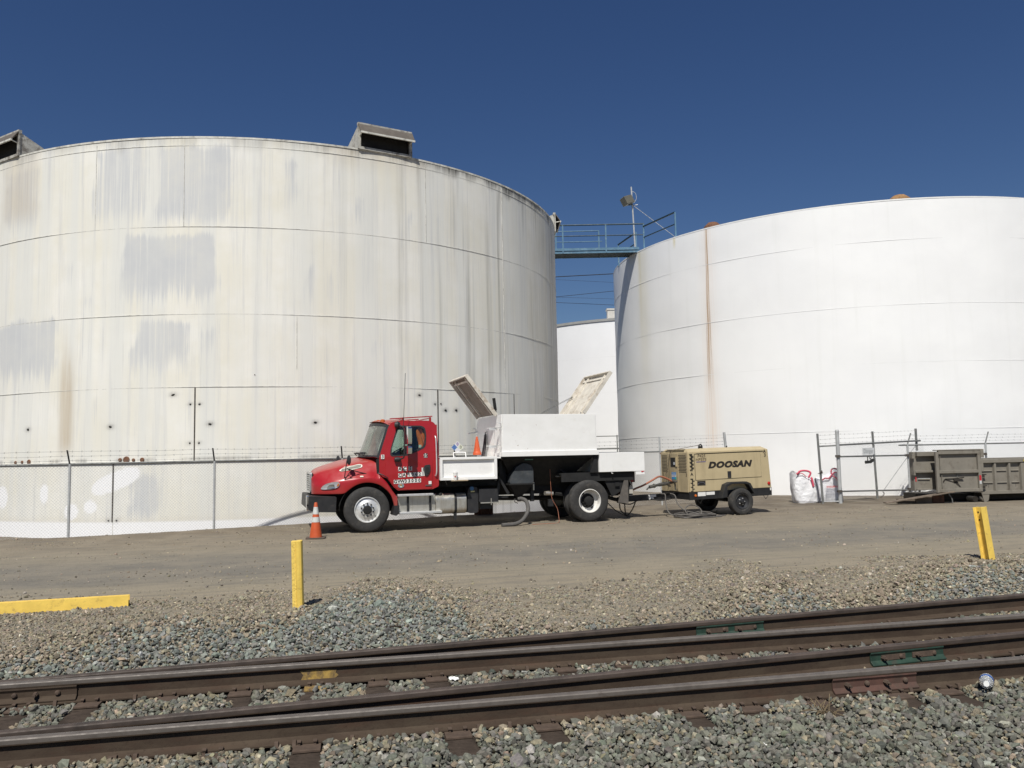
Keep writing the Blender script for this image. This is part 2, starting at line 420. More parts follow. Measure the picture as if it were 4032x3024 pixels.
# (b) ballast shoulder beyond the far rail, ragged edge towards the road
EDGE = np.array([(-12, 7.2), (-5.05, 8.0), (-4.42, 8.45), (-3.84, 8.95), (-3.25, 9.1), (-2.75, 9.15), (-2.42, 9.45), (-2.3, 10.4), (-2.1, 10.8), (-1.7, 10.7), (-1.05, 10.2), (-.6, 9.8), (-.5, 9.1), (-.1, 8.85), (.78, 9.0), (1.97, 9.6), (2.85, 10.5), (3.6, 11.2), (3.9, 10.4), (4.42, 10.4), (5.4, 11.2), (6.25, 12.0), (7.7, 12.3), (12, 13.4)])
P_, S_, K_ = [], [], []
for lay in range(2):
    x, y = scatter(-10, 13.5, 5.5, 14.8, .039)
    e = (y - (math.tan(A1) * x + 8.33)) * cos(A1)
    ey = np.interp(x, EDGE[:, 0], EDGE[:, 1]); d = y - ey + (fbm(x * 1.3, y * 1.3, 4, 1) - .5) * 1.1
    ok = seen(x, y, .8) & (e > .06) & (rng.random(len(x)) < np.clip(1 - sst(-.35, .55, d), 0, 1) * (1 if lay == 0 else .7))
    x, y, d = x[ok], y[ok], d[ok]; n = len(x); g = np.random.default_rng(21 + lay)
    sz = g.lognormal(math.log(.036), .32, n) * (1 - .3 * sst(-.2, .6, d))
    P_.append(np.stack([x, y, zg(x, y) + .012 * lay * 2], 1)); S_.append(sz)
    K_.append(stone_colors(n, (.205, .215, .193), (.29, .25, .185), np.clip(.08 + .75 * sst(-.9, .3, d) + .3 * sst(1.5, 3.0, x), 0, 1), g))
stone_field('ballast_shoulder', np.concatenate(P_), np.concatenate(S_), np.concatenate(K_))
# (c) fine tan gravel thinning out on the road
P_, S_, K_ = [], [], []
for pitch, y1, sz0, dens in ((.03, 13.5, .024, 1.0), (.11, 24, .020, .4), (.36, 24, .030, .35)):
    x, y = scatter(-15, 17, 7.5, y1, pitch)
    e = (y - (math.tan(A1) * x + 8.33)) * cos(A1)
    ey = np.interp(x, EDGE[:, 0], EDGE[:, 1]); dd = y - np.maximum(ey, 9.0)
    cl = fbm(x * .9, y * 1.4, 4, 13)
    if pitch < .05: p = (1 - sst(.3, 2.3, dd + (cl - .5) * 3)) * .85
    else: p = dens * (.12 + sst(.45, .7, cl))
    d = (x - FP[0]) * -sin(FA) + (y - FP[1]) * cos(FA)
    ok = seen(x, y, .8) & (e > .3) & (d < .5) & (rng.random(len(x)) < p)
    x, y = x[ok], y[ok]; n = len(x); g = np.random.default_rng(31 + n)
    P_.append(np.stack([x, y, zg(x, y)], 1)); S_.append(g.lognormal(math.log(sz0), .35, n)); K_.append(stone_colors(n, (.22, .20, .165), (.28, .24, .175), .6, g, .2))
stone_field('loose_gravel', np.concatenate(P_), np.concatenate(S_), np.concatenate(K_), .1)
# ------------------------------------------------------------------ railway
t = NT('rusty_rail_web'); v = t.tc(); n1 = t.noise(t.mapped(v, (1, 3, 3)), 2.2, 6, .7, .3); c = t.mix(t.ramp(n1, .3, .7), (.046, .031, .022), (.072, .053, .037))
c = t.mix(t.ramp(t.noise(t.mapped(v, (.35, 2, 2)), 3.0, 5, .65), .5, .72, 0, .6), c, (.070, .034, .022)); c = t.mix(t.ramp(t.noise(v, 30, 5, .75), .52, .72, 0, .6), c, (.030, .020, .014)); c = t.mix(t.ramp(t.noise(t.mapped(v, (.8, 6, 1)), 3.5, 6, .7), .6, .8, 0, .45), c, (.11, .088, .066))
rail_m = t.out(c, .85, 0, t.bump(t.noise(v, 45, 4, .7), .45, .004), .25)
head_m = paint('worn_rail_head', (.125, .108, .095), .62, .15, .12, 9, (.06, .045, .035), .35, 6)
dull_m = paint('dull_rail_head', (.075, .056, .046), .7, .1, .18, 9, (.03, .024, .02), .5, 2.2)
tie_m = paint('weathered_timber', (.062, .047, .037), .95, 0, .25, 5, (.025, .019, .015), .55, 7, bump=.7, bscale=30, bdist=.012, spec=.15)
plate_m = paint('rusty_tie_plate', (.085, .058, .042), .9, 0, .2, 12, (.04, .026, .019), .4, 5, bump=.3)
green_m = paint('green_joint_bar', (.016, .042, .029), .6, 0, .2, 10, (.05, .036, .026), .45, 9)
red_m = paint('red_stained_joint_bar', (.088, .042, .031), .8, 0, .2, 8, (.055, .036, .026), .6, 5)
ypaint_m = paint('yellow_track_paint', (.36, .235, .06), .8, 0, .2, 14, (.09, .062, .042), .75, 12)
RP = [(-.076, 0), (.076, 0), (.076, .011), (.035, .022), (.0105, .04), (.0088, .09), (.0105, .128), (.0355, .141), (.037, .150), (.037, .176), (.031, .184), (.018, .187),
      (-.018, .187), (-.031, .184), (-.037, .176), (-.037, .150), (-.0355, .141), (-.0105, .128), (-.0088, .09), (-.0105, .04), (-.035, .022), (-.076, .011)]
def make_rail(x0, y0, ang, length, label, head, start_cut=0):
    o = thing('rail', label, 'rail', (x0, y0, RB), ang, 'rails of the turnout')
    b = MB(); n = len(RP); ns = max(2, int(length / .8))
    vs = []; 
    for i in range(ns + 1):
        X = length * i / ns; vs += [(X, p[0], p[1]) for p in RP]
    fs = []; 
    b.add(vs, [])
    for i in range(ns):
        for j in range(n):
            k = (j + 1) % n; a, c = i * n + j, i * n + k
            b.f.append([a, c, c + n, a + n]); b.mi.append(1 if 7 <= j <= 14 else 0); b.sm.append(True)
    b.f.append(list(range(n))); b.mi.append(0); b.sm.append(False)
    b.f.append([ns * n + q for q in range(n)]); b.mi.append(0); b.sm.append(False)
    b.build('rail_section', [rail_m, head], o, sharp=32)
    return o
def joint_bar(rail, x0, x1, m_, side=-1, plates=False, bolts=None):
    b = MB(); s_ = side
    b.prism([(p[0] * s_, p[1]) for p in [(.012, .032), (.060, .018), (.062, .030), (.034, .052), (.026, .062), (.024, .104), (.030, .116), (.036, .126), (.034, .140), (.012, .132)]], x0, x1, axis='x')
    o = b.build('joint_bar', m_, rail, bevel=.003)
    L = x1 - x0
    if plates:
        q = MB(); q.bx(x0 + .14 * L, x0 + .46 * L, s_ * .026, s_ * .036, .060, .106); q.bx(x0 + .56 * L, x0 + .88 * L, s_ * .026, s_ * .036, .060, .106)
        q.build('washer_plate', plate_m, o)
    for i, f_ in enumerate(bolts or (.16, .40, .62, .86)):
        q = MB(); X = x0 + f_ * L; big = i % 2 == 0
        if big:
            q.lathe([(0, s_ * .068), (.019, s_ * .068), (.021, s_ * .05), (.021, s_ * .026)][::1], (X, 0, .083), 'y', 6, False); q.tube([(X, s_ * .026, .083), (X + .004, s_ * .092, .081)], .011, 8)
        else: q.lathe([(0, s_ * .050), (.012, s_ * .049), (.021, s_ * .041), (.023, s_ * .026)], (X, 0, .083), 'y', 12)
        q.build('bolt', plate_m, o)
    return o
def anchors(rail, xs, side=-1):
    for X in xs:
        b = MB(); s_ = side
        b.prism([(s_ * .042, .030), (s_ * .078, .034), (s_ * .094, -.008), (s_ * .082, -.055), (s_ * .066, -.055), (s_ * .076, -.008), (s_ * .05, .004)], X - .014, X + .014, axis='x')
        b.build('rail_anchor', plate_m, rail, bevel=.003)
L0 = -34.0
P0 = tr(L0, R2T); rail2 = make_rail(P0[0], P0[1], TA, 90, 'straight rail second from the far side with grey worn head and yellow paint patch', head_m)
P0 = tr(L0, R4T); rail4 = make_rail(P0[0], P0[1], TA, 90, 'straight rail nearest the camera with red stained joint bar', head_m)
rail1 = make_rail(-4.35, r1y(-4.35), A1, 60, 'rusty diverging rail farthest from the camera, against the grey ballast', dull_m)
A3 = A1 - R(.7)
rail3 = make_rail(-3.75, r3y(-3.75), A3, 60, 'diverging rail third from the far side with bright green joint bar', dull_m)
def along(x, y, x0, y0, a): return (x - x0) * cos(a) + (y - y0) * sin(a)
joint_bar(rail1, along(1.948, 8.682, -4.35, r1y(-4.35), A1), along(2.70, 9.0, -4.35, r1y(-4.35), A1), green_m, plates=True)
joint_bar(rail3, along(3.22, 7.545, -3.75, r3y(-3.75), A3), along(3.99, 7.77, -3.75, r3y(-3.75), A3), green_m, plates=True)
q0 = tr(L0, R4T); joint_bar(rail4, along(2.557, 6.72, q0[0], q0[1], TA), along(3.302, 6.89, q0[0], q0[1], TA), red_m)
q0 = tr(L0, R2T); x1_ = along(-3.671, 6.872, q0[0], q0[1], TA); joint_bar(rail2, x1_ - .92, x1_, rail_m, bolts=(.3, .48, .66, .84))
b = MB(); q = along(*tr(-.42, R2T)[:2], q0[0], q0[1], TA); b.prism([(q, .035), (q + .29, .035), (q + .33, .06), (q + .30, .085), (q + .31, .11), (q + .2, .122), (q - .01, .118), (q + .02, .08)], -.0115, -.0105)
b.build('paint_patch', ypaint_m, rail2)
anchors(rail4, [along(*tr(s_, R4T)[:2], *tr(L0, R4T)[:2], TA) for s_ in (-1.55, -1.42, -.5, -.38, .02, .62, .93, 1.16, 1.76, 2.36, 2.72, 2.9, 4.23, 4.5, 4.95, 5.2, 5.55)])
anchors(rail2, [along(*tr(s_, R2T)[:2], *tr(L0, R2T)[:2], TA) for s_ in (-2.4, -1.78, -.75, 1.62, 3.9, 4.28, 5.1)])
anchors(rail3, [5.2, 5.65, 6.3, 6.7, 8.15, 8.4, 8.75, 9.6])
anchors(rail1, [8.2, 8.9, 9.9, 11])
# timber ties, each with its plates and spikes
VIS = {-.29: 'weathered timber tie under the yellow paint patch of the second rail', .77: 'cracked timber tie with the biggest bare end in front of the nearest rail',
       1.43: 'timber tie with short bare end half buried in stones in front of nearest rail', 4.80: 'long bare timber tie end beside the plastic bottle',
       4.35: 'bare timber tie end just below the red stained joint bar', 3.62: 'dark timber tie end left of the red stained joint bar, under dry twigs',
       -2.13: 'wide bare timber tie at far left between the rails with exposed steel plates', -2.65: 'scarred timber tie at the left edge below the bolted rail joint',
       -1.52: 'timber tie between the rails next to a round orange stone', .26: 'timber tie between the rails left of the white paper scrap'}
for c_ in TIES:
    if c_ < -7 or c_ > 14: continue
    x, y, _ = tr(c_, 0)
    lab = VIS.get(c_, 'dark timber tie mostly buried in ballast under the rails')
    fan = .5 if c_ < 0 else min(2.2, .5 + .075 * c_ + .3)
    o = thing('railroad_tie', lab, 'railway tie', (x, y, RB), TA, 'timber ties of the turnout')
    b = MB(); w = .115 + .008 * random.uniform(-1, 1); n = 14; y0, y1 = (5.53 if c_ in OPEN_END else 5.62) + random.uniform(-.03, .03), 8.35 + fan * .35
    T = -.019
    jj = [random.uniform(-.004, .003) for _ in range(n + 1)]
    def top(u, v):
        X = -w + 2 * w * u; e_ = abs(u - .5) * 2; dz = -.012 * (e_ > .95) + jj[int(round(v * n))] - (.012 if .42 < u < .5 and c_ in (.77, -2.65) else 0)
        return (X, y0 + (y1 - y0) * v, T + dz - (.006 if v in (0, 1) else 0))
    b.grid(top, 10, n, True)
    b.bx(-w, w, y0, y1, -.2, T - .016)
    b.build('timber', tie_m, o, sharp=25)
    for tt_ in (R2T, R4T):
        px, py, _ = tr(c_, tt_)
        b = MB(); b.box((0, tt_, -.008), (.19, .40, .019)); pl = b.build('tie_plate', ypaint_m if c_ == -.29 and tt_ == R2T else plate_m, o, bevel=.004)
        for dx in (-.055, .055):
            b = MB(); k = -1
            b.box((dx, tt_ - .089, .012), (.017, .017, .036)); b.box((dx, tt_ - .083, .026), (.030, .042, .012)); b.build('spike', plate_m, pl, bevel=.003)
# litter on and beside the track
def twig(pts, r, m_): return MB().tube(spline(pts, 5), r, 5).build('twig', m_)
clear_m = bpy.data.materials.new('clear_plastic'); clear_m.use_nodes = True
bs = clear_m.node_tree.nodes['Principled BSDF']; bs.inputs['Base Color'].default_value = (.92, .95, .97, 1); bs.inputs['Roughness'].default_value = .12; bs.inputs['Transmission Weight'].default_value = .75; bs.inputs['IOR'].default_value = 1.3
blue_m = paint('blue_bottle_label', (.03, .12, .42), .4); white_m = paint('white_paper', (.78, .78, .76), .8, 0, .05, 20)
bo = thing('plastic_bottle', 'crumpled clear plastic bottle with blue label lying beside the nearest rail', 'bottle', (3.80, 6.83, -.165), R(205))
bo.rotation_euler = (R(84), 0, R(-30)); bo.scale = (1.5, 1.5, 1.15); bo.location.z = -.13
MB().lathe([(0, -.10), (.028, -.10), (.034, -.092), (.034, -.06), (.031, -.05), (.034, -.04), (.034, .04), (.031, .055), (.024, .075), (.013, .09), (.012, .105)], (0, 0, 0), 'z', 20).build('bottle_body', clear_m, bo)
MB().lathe([(.0346, -.04), (.0352, -.038), (.0352, .025), (.0346, .027)], (0, 0, 0), 'z', 20).build('label_band', blue_m, bo)
MB().lathe([(0, .122), (.014, .122), (.0145, .104), (.012, .104)], (0, 0, 0), 'z', 14).build('cap', white_m, bo)
for (x, y, z, k, lab) in ((-.57, 7.47, -.205, .055, 'crumpled white paper scrap between the two middle rails'), (1.65, 5.71, -.205, .035, 'small square white paper scrap on the near ballast')):
    b = MB(); b.grid(lambda u, v: ((u - .5) * k * 1.6, (v - .5) * k, k * (.35 * abs(sin(u * 7)) * .5 + .25 * abs(cos(v * 5 + u * 3)))), 6, 5, False)
    tag(b.build('paper_scrap', white_m, None, (x, y, z), rot=(.2, .1, .5)), lab, 'litter', 'paper scraps on the ballast')
# ------------------------------------------------------------------ yellow posts and beam
def yellow(name, dirt=.22): return paint(name, (.80, .56, .11), .6, 0, .10, 5, (.20, .13, .06), dirt + .12, 14, False, bump=.15, bscale=80)
ypost_m = yellow('yellow_post_paint', .18); yrough_m = paint('rough_yellow_paint', (.80, .57, .12), .75, 0, .1, 30, (.35, .22, .05), .35, 40, bump=.9, bscale=55, bdist=.01)
b = MB()
D_ = [(-.064, -.03), (-.064, .05), (-.02, .062), (.03, .062), (.056, .05), (.064, .02), (.064, -.03), (.055, -.052), (.03, -.062), (.008, -.064), (-.004, -.056), (-.010, -.036)]
b.mat(1).prism(D_[:1] + D_[-1:] + [(-.010, .05), (-.064, .05)], -.5, .80, axis='z'); b.mat(0).prism([D_[-1]] + [(-.0102, .05), (.03, .062), (.056, .05)] + D_[5:-1], -.5, .803, axis='z')
tag(b.build('bollard', [ypost_m, yrough_m], None, (-2.585, 9.90, zp(-2.58, 9.9)), bevel=.006, rot=(R(1), R(-1.2), R(4))), 'short yellow steel post with rough left face, standing left of centre by the ballast', 'post', 'yellow steel posts beside the track')
b = MB(); w, h, tf = .066, .072, .010
I_ = [(-h, -w), (-h + tf, -w), (-h + tf, -.008), (h - tf, -.008), (h - tf, -w), (h, -w), (h, w), (h - tf, w), (h - tf, .008), (-h + tf, .008), (-h + tf, w), (-h, w)]
b.prism(I_, -.5, .82, axis='z')
rustmark = MB(); 
hp = thing('bollard', 'leaning yellow wide flange steel post at the right, beside the gravel road', 'post', (7.33, 12.90, zp(7.33, 12.9) - .01), 0, 'yellow steel posts beside the track'); hp.rotation_euler = (R(3), R(-4.2), R(-66))
b.build('steel_section', ypost_m, hp, bevel=.003)
for zz in (.74, .62):
    MB().lathe([(0, -.004), (.014, -.004), (.014, .002)], (-.03, -.0075, zz), 'y', 10).build('bolt_hole', paint('dark_hole', (.02, .015, .01), .9), hp)
b = MB(); L = 4.2; hh, ww = .069, .055; tf = .014
I2 = [(-ww, -hh), (-ww + tf, -hh), (-ww + tf, -.007), (ww - tf, -.007), (ww - tf, -hh), (ww, -hh), (ww, hh), (ww - tf, hh), (ww - tf, .007), (-ww + tf, .007), (-ww + tf, hh), (-ww, hh)]
b.prism(I2, -L, 0, axis='x')
bm_ = b.build('steel_beam', ypost_m, None, (-4.80, 10.34, .062 + zp(-5.2, 10.2)), bevel=.003, rot=(R(-3), R(.4), R(17.5))); tag(bm_, 'long yellow steel beam lying on the gravel at the far left', 'beam')

g = random.Random(9)
for (x, y, z, n_, L_, lab) in ((2.28, 6.30, -.21, 26, .16, 'clump of dry brown twigs beside the nearest rail left of the red stained joint bar'), (-1.55, 9.05, -.09, 3, .5, 'thin dark stick lying on the grey ballast left of the yellow post')):
    b = MB()
    for i in range(n_):
        a = g.uniform(0, 6.3) if n_ > 5 else .25 + g.uniform(-.1, .1); l_ = L_ * g.uniform(.5, 1.1); e_ = g.uniform(.1, 1.0) if n_ > 5 else .05
        p = Vector((g.uniform(-.07, .07), g.uniform(-.05, .05), .01)); d = Vector((cos(a) * cos(e_), sin(a) * cos(e_), sin(e_))) * l_
        b.tube(spline([p, p + d * .5 + Vector((0, 0, .02)), p + d], 3), .0035 if n_ > 5 else .009, 4)
    tag(b.build('dry_twigs', paint('dry_stem', (.16, .12, .07), .9) if n_ > 5 else tie_m, None, (x, y, z)), lab, 'twigs')
# ------------------------------------------------------------------ storage tanks
LTC, LTR, LTZ = (-9.15, 32.87), 10.99, 10.60
RTC, RTR, RTZ = (16.05, 39.8), 10.86, 10.66
def tank_mesh(name, Rr, z0, z1, a0, a1, step, zstep, mats, parent, attr=None, bulge=None):
    th = np.concatenate([np.arange(a0, a1, step / Rr), np.arange(a1, a0 + 2 * pi, .06)]); nz = int((z1 - z0) / zstep) + 1
    zz = np.linspace(z0, z1, nz); TH, ZZ = np.meshgrid(th, zz, indexing='ij')
    rr_ = np.full(TH.shape, Rr) + (bulge(TH * Rr, ZZ) if bulge else 0)
    V = np.stack([rr_ * np.sin(TH), -rr_ * np.cos(TH), ZZ], -1).reshape(-1, 3)
    n = len(th); i, j = np.meshgrid(np.arange(n), np.arange(nz - 1), indexing='ij'); a = (i * nz + j).ravel(); c = (((i + 1) % n) * nz + j).ravel()
    Fq = np.stack([a, c, c + 1, a + 1], 1)
    A = attr(TH * Rr, ZZ).reshape(-1, 4) if attr else None
    o = np_mesh(name, V, Fq, mats, True, A); o.parent = parent; return o
def ring(b, Rr, z, h, t_, a0=-pi, a1=pi, n=160):
    for i in range(n):
        p, q = a0 + (a1 - a0) * i / n, a0 + (a1 - a0) * (i + 1) / n
        P = lambda a, r, zz: (r * sin(a), -r * cos(a), zz)
        b.add([P(p, Rr, z), P(q, Rr, z), P(q, Rr + t_, z), P(p, Rr + t_, z), P(p, Rr, z + h), P(q, Rr, z + h), P(q, Rr + t_, z + h), P(p, Rr + t_, z + h)],
              [(0, 1, 2, 3), (7, 6, 5, 4), (3, 2, 6, 7), (1, 0, 4, 5)], True)
def cone_roof(Rr, z, rise, parent, m_):
    n = 96; b = MB(); b.add([(Rr * sin(2 * pi * i / n), -Rr * cos(2 * pi * i / n), z) for i in range(n)] + [(0, 0, z + rise)], [(i, (i + 1) % n, n) for i in range(n)], True)
    return b.build('roof', m_, parent)
def soft(x, a, b, e): return sst(a - e, a + e, x) * (1 - sst(b - e, b + e, x))
def left_stain(a, z):
    st = fbm(a * 3.2, z * .16, 4, 31); st2 = fbm(a * 7.5, z * .12, 3, 37); ns = fbm(a * 1.3, z * 1.1, 4, 41)
    g = np.zeros_like(a)
    def patch(a0, a1, z0, z1, k, rag=.5, ea=.15):
        zb = z0 + rag * (st2 - .45) * 1.3; wob = (ns - .5) * 1.0
        return k * sst(a0 - ea, a0 + ea, a + wob * .5) * (1 - sst(a1 - ea, a1 + ea, a + wob * .5)) * sst(zb - .45, zb + .25 + rag * .5, z) * (1 - sst(z1 - .22, z1 + .16, z + wob * .4)) * (.72 + .5 * st2)
    g = np.maximum.reduce([patch(-2.3, -.74, 8.32, 10.42, .72, .25), patch(-.45, 1.53, 8.24, 10.4, .85, .2), patch(-1.41, 1.19, 6.05, 7.95, 1.0, .75), patch(-1.05, .46, 4.1, 5.5, .85, .8),
                           patch(.76, 1.15, 4.4, 5.3, .55, .6), patch(-5.95, -3.5, 4.0, 5.72, .95, .7), patch(-5.7, -4.25, 8.3, 10.2, .6, .4), patch(-9, -6.6, 6.2, 8.2, .8, .6), patch(3.03, 3.4, 8.6, 10.2, .6, .5),
                           patch(4.85, 5.12, 8.45, 9.2, .6, .3), patch(3.58, 3.85, 6.0, 7.15, .6, .4), patch(4.15, 4.45, 6.0, 7.0, .5, .4), patch(-3.15, -2.9, 6.4, 7.3, .55, .5), patch(-2.5, -2.25, 5.95, 6.4, .6, .2),
                           patch(-1.2, -.35, .25, 1.4, .9, .3), patch(-2.3, -2.0, 2.9, 3.5, .4, .3), patch(6.3, 6.7, 7.6, 8.9, .5, .5), patch(7.4, 7.65, 7.2, 9.0, .5, .5), patch(5.4, 5.7, 4.4, 5.2, .45, .4)])
    # long faint runs below the rim
    runs = sst(.56, .78, st) * sst(.2, .8, fbm(a * .5, z * .3, 2, 44)) * .42
    g = np.maximum(g, runs)
    # rust and brown
    r = soft(a, -3.26, -2.84, .12 + .05 * ns) * sst(1.7, 2.4, z) * (1 - sst(3.6, 5.6, z + (st2 - .5) * 1.6)) * (.35 + .8 * st2)
    r = np.maximum(r, .8 * soft(a, -3.0, -2.93, .04) * soft(z, 3.6, 4.6, .3))
    r = np.maximum(r, soft(a, -5.9, -4.3, .25) * soft(z, 8.7, 10.7, .4) * .42 * (.4 + ns))
    r = np.maximum(r, .5 * soft(a, 4.3, 7.2, .5) * sst(9.7, 10.6, z) * (.35 + ns))
    r = np.maximum(r, .30 * soft(z, -.5, .2, .2)) * 1.0
    # fresh white paint
    w = np.zeros_like(a)
    cx, cz, an = -1.5, 1.24, R(20); u_ = (a - cx) * cos(an) + (z - cz) * sin(an); v_ = -(a - cx) * sin(an) + (z - cz) * cos(an)
    def blob(d): return 1 - sst(.93, 1.07, d + (ns - .5) * .35)
    w = np.maximum(w, blob(np.sqrt((u_ / .80) ** 2 + (v_ / .24) ** 2 + (u_ / .9) ** 8)))
    for ca_, cz_, ra, rz in ((-2.22, .56, .2, .17), (-3.75, .92, .15, .25), (-5.45, .82, .24, .34), (-2.8, .44, .22, .22), (-7.2, 1.0, .3, .3)): w = np.maximum(w, blob(np.sqrt(((a - ca_) / ra) ** 2 + ((z - cz_) / rz) ** 2)))
    w = np.maximum(w, 1 - sst(.13, .19, z + (ns - .5) * .05))
    # dark mould: rim, right hand streaks, around the low marks
    rag = fbm(a * 2.2, z * .5, 3, 51)
    mld = sst(10.15, 10.62, z - (1 - rag) * .7 + .25) * (.35 + .75 * sst(2.0, 8, a)) * 1.0
    streak = sst(.5, .8, fbm(a * 4.6, z * .09, 4, 57)) * sst(3.0, 9.5, a) * (.40 + .38 * sst(3, 10, z))
    mld = np.maximum(mld, streak)
    mld = np.maximum(mld, sst(9.0, 15, a) * .42 * (.6 + .6 * st))
    mld = np.maximum(mld, soft(a, 10.0, 12.6, .6) * soft(z, 1.2, 2.3, .3) * .7 * (.4 + ns))
    def sm(ca_, cz_, ra, rz, k): return k * np.exp(-(((a - ca_) / ra) ** 2 + ((z - cz_) / rz) ** 2) ** .7)
    for ca_, cz_ in ((.07, 3.51), (-1.66, 2.69), (-4.43, 2.69), (1.05, 2.71), (3.8, 2.72), (6.87, 3.52), (7.78, 3.09), (8.18, 3.1), (-6.9, 2.7)): mld = np.maximum(mld, sm(ca_, cz_, .085, .05, 1.0))
    for ca_, cz_ in ((.52, 3.25), (.77, 3.25), (.52, 2.21), (.77, 2.21), (7.40, 3.27), (7.62, 3.28), (-1.66, .2), (-1.42, .2)): mld = np.maximum(mld, sm(ca_, cz_, .06, .04, .75))
    mld = np.maximum(mld, .45 * soft(z, 1.70, 1.84, .035) * sst(.35, .65, fbm(a * 2.5, z * 0 + 3, 3, 61)))
    return np.clip(np.stack([g, r, w, mld], -1), 0, 1)
t = NT('weathered_tank_paint'); at = t.n('Attribute'); at.attribute_name = 'Col'; sp = t.n('SeparateColor'); t.l(at.outputs[0], sp.inputs[0])
v = t.tc(); sx = t.n('SeparateXYZ'); t.l(v, sx.inputs[0])
ang = t.math('MULTIPLY', t.math('ARCTAN2', sx.outputs[0], t.math('MULTIPLY', sx.outputs[1], -1)), LTR)
cv = t.n('CombineXYZ'); t.l(ang, cv.inputs[0]); t.l(sx.outputs[2], cv.inputs[1])
s1 = t.noise(t.mapped(cv.outputs[0], (5.5, .16, 1)), 1.0, 7, .7); s2 = t.noise(t.mapped(cv.outputs[0], (16, .35, 1)), 1.0, 5, .7); bl = t.noise(cv.outputs[0], .55, 5, .6)
sb = t.noise(t.mapped(cv.outputs[0], (1.6, .03, 1)), 1.0, 3, .5)
col = t.mix(t.ramp(bl, .35, .7), (.74, .715, .63), (.80, .785, .735))
col = t.mix(t.ramp(sb, .42, .62, 0, .8), col, (.70, .70, .665))
col = t.mix(t.ramp(s1, .48, .74, 0, .75), col, (.58, .58, .575))
col = t.mix(t.ramp(s2, .55, .8, 0, .5), col, (.50, .495, .475))
s4 = t.noise(t.mapped(cv.outputs[0], (13, .22, 1)), 1.0, 6, .75, .15)
gm = t.ramp(t.math('ADD', sp.outputs[0], t.math('MULTIPLY', t.math('SUBTRACT', s4, .5), 2.5)), .20, .95, 0, 1.0)
gm = t.math('MULTIPLY', gm, t.ramp(sp.outputs[0], .02, .15))
low = t.ramp(sx.outputs[2], 1.66, 1.72, 1, 0)
col = t.mix(t.math('MULTIPLY', low, .15), col, (.68, .67, .62))
col = t.mix(t.math('MULTIPLY', gm, t.ramp(bl, .3, .65, .6, 1)), col, (.54, .55, .562))
col = t.mix(t.math('MULTIPLY', sp.outputs[1], t.ramp(s2, .2, .65, .55, 1.0)), col, (.50, .42, .31))
col = t.mix(sp.outputs[2], col, (.84, .84, .85))
mm = t.math('MULTIPLY', at.outputs['Alpha'], t.ramp(s2, .3, .62, .45, 1.0))
col = t.mix(mm, col, (.10, .095, .085))
tank_m = t.out(col, .62, 0, t.bump(t.noise(cv.outputs[0], .8, 3), .12, .05), .35)
seam_m = paint('grimy_weld_seam', (.58, .57, .53), .8, 0, .25, 7, (.22, .205, .18), .45, 4)
grime_m = paint('black_grime', (.065, .055, .048), .9, 0, .3, 20, (.20, .17, .14), .3, 15)
rust_m = paint('brown_rust', (.16, .075, .04), .9, 0, .3, 18, (.07, .035, .022), .4, 22, bump=.5)
rim_m = paint('mouldy_rim', (.60, .59, .54), .8, 0, .15, 6, (.13, .12, .10), .5, 3.5)
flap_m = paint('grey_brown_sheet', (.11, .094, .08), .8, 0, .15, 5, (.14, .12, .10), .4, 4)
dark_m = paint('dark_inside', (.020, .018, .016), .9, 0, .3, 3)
LT = thing('storage_tank', 'large weathered off-white round storage tank with grey patches and streaks on the left', 'tank', (*LTC, 0), 0, 'round storage tanks')
tank_mesh('shell', LTR, -.6, LTZ, -R(62), R(100), .055, .06, [tank_m], LT, left_stain, lambda a, z: .006 * np.sin(a * .9) * np.sin(z * 1.3) + .01 * (fbm(a * .4, z * .5, 2, 3) - .5))
b = MB(); ring(b, LTR - .02, LTZ - .02, .05, .035, n=220); b.build('rim', rim_m, LT); b = MB(); ring(b, LTR, LTZ - .24, .012, .009, n=220); b.build('rim_bead', seam_m, LT)
for z in (8.10, 5.685, 3.708): b = MB(); ring(b, LTR, z - .006, .012, .0075, n=260); b.build('weld_seam', seam_m, LT)
b = MB(); ring(b, LTR, 1.70, .045, .035, n=260); b.build('base_ledge', seam_m, LT)
def vseam(b, a, z0, z1, w=.02, t_=.014, Rr=LTR):
    th = a / Rr; b.box((sin(th) * Rr, -cos(th) * Rr, (z0 + z1) / 2), (w, t_ * 2, z1 - z0), Matrix.Rotation(th, 3, 'Z'))
for (a, z0, z1, w, m_) in ((.65, 1.74, 3.70, .03, grime_m), (-1.55, .16, 1.69, .035, grime_m), (7.5, 1.74, 3.70, .03, grime_m), (.29, 8.12, 10.35, .012, seam_m), (7.15, 8.12, 10.5, .012, seam_m), (10.42, 3.7, 10.5, .014, seam_m),
                           (3.3, 4.2, 5.66, .012, seam_m), (-1.53, -.25, .15, .01, seam_m), (10.9, 1.74, 3.7, .03, grime_m), (-2.25, 8.12, 10.5, .012, seam_m)):
    b = MB(); vseam(b, a, z0, z1, w, .012); b.build('weld_seam', m_, LT)
dm_ = paint('black_lug', (.03, .028, .025), .9, 0, .3, 30)
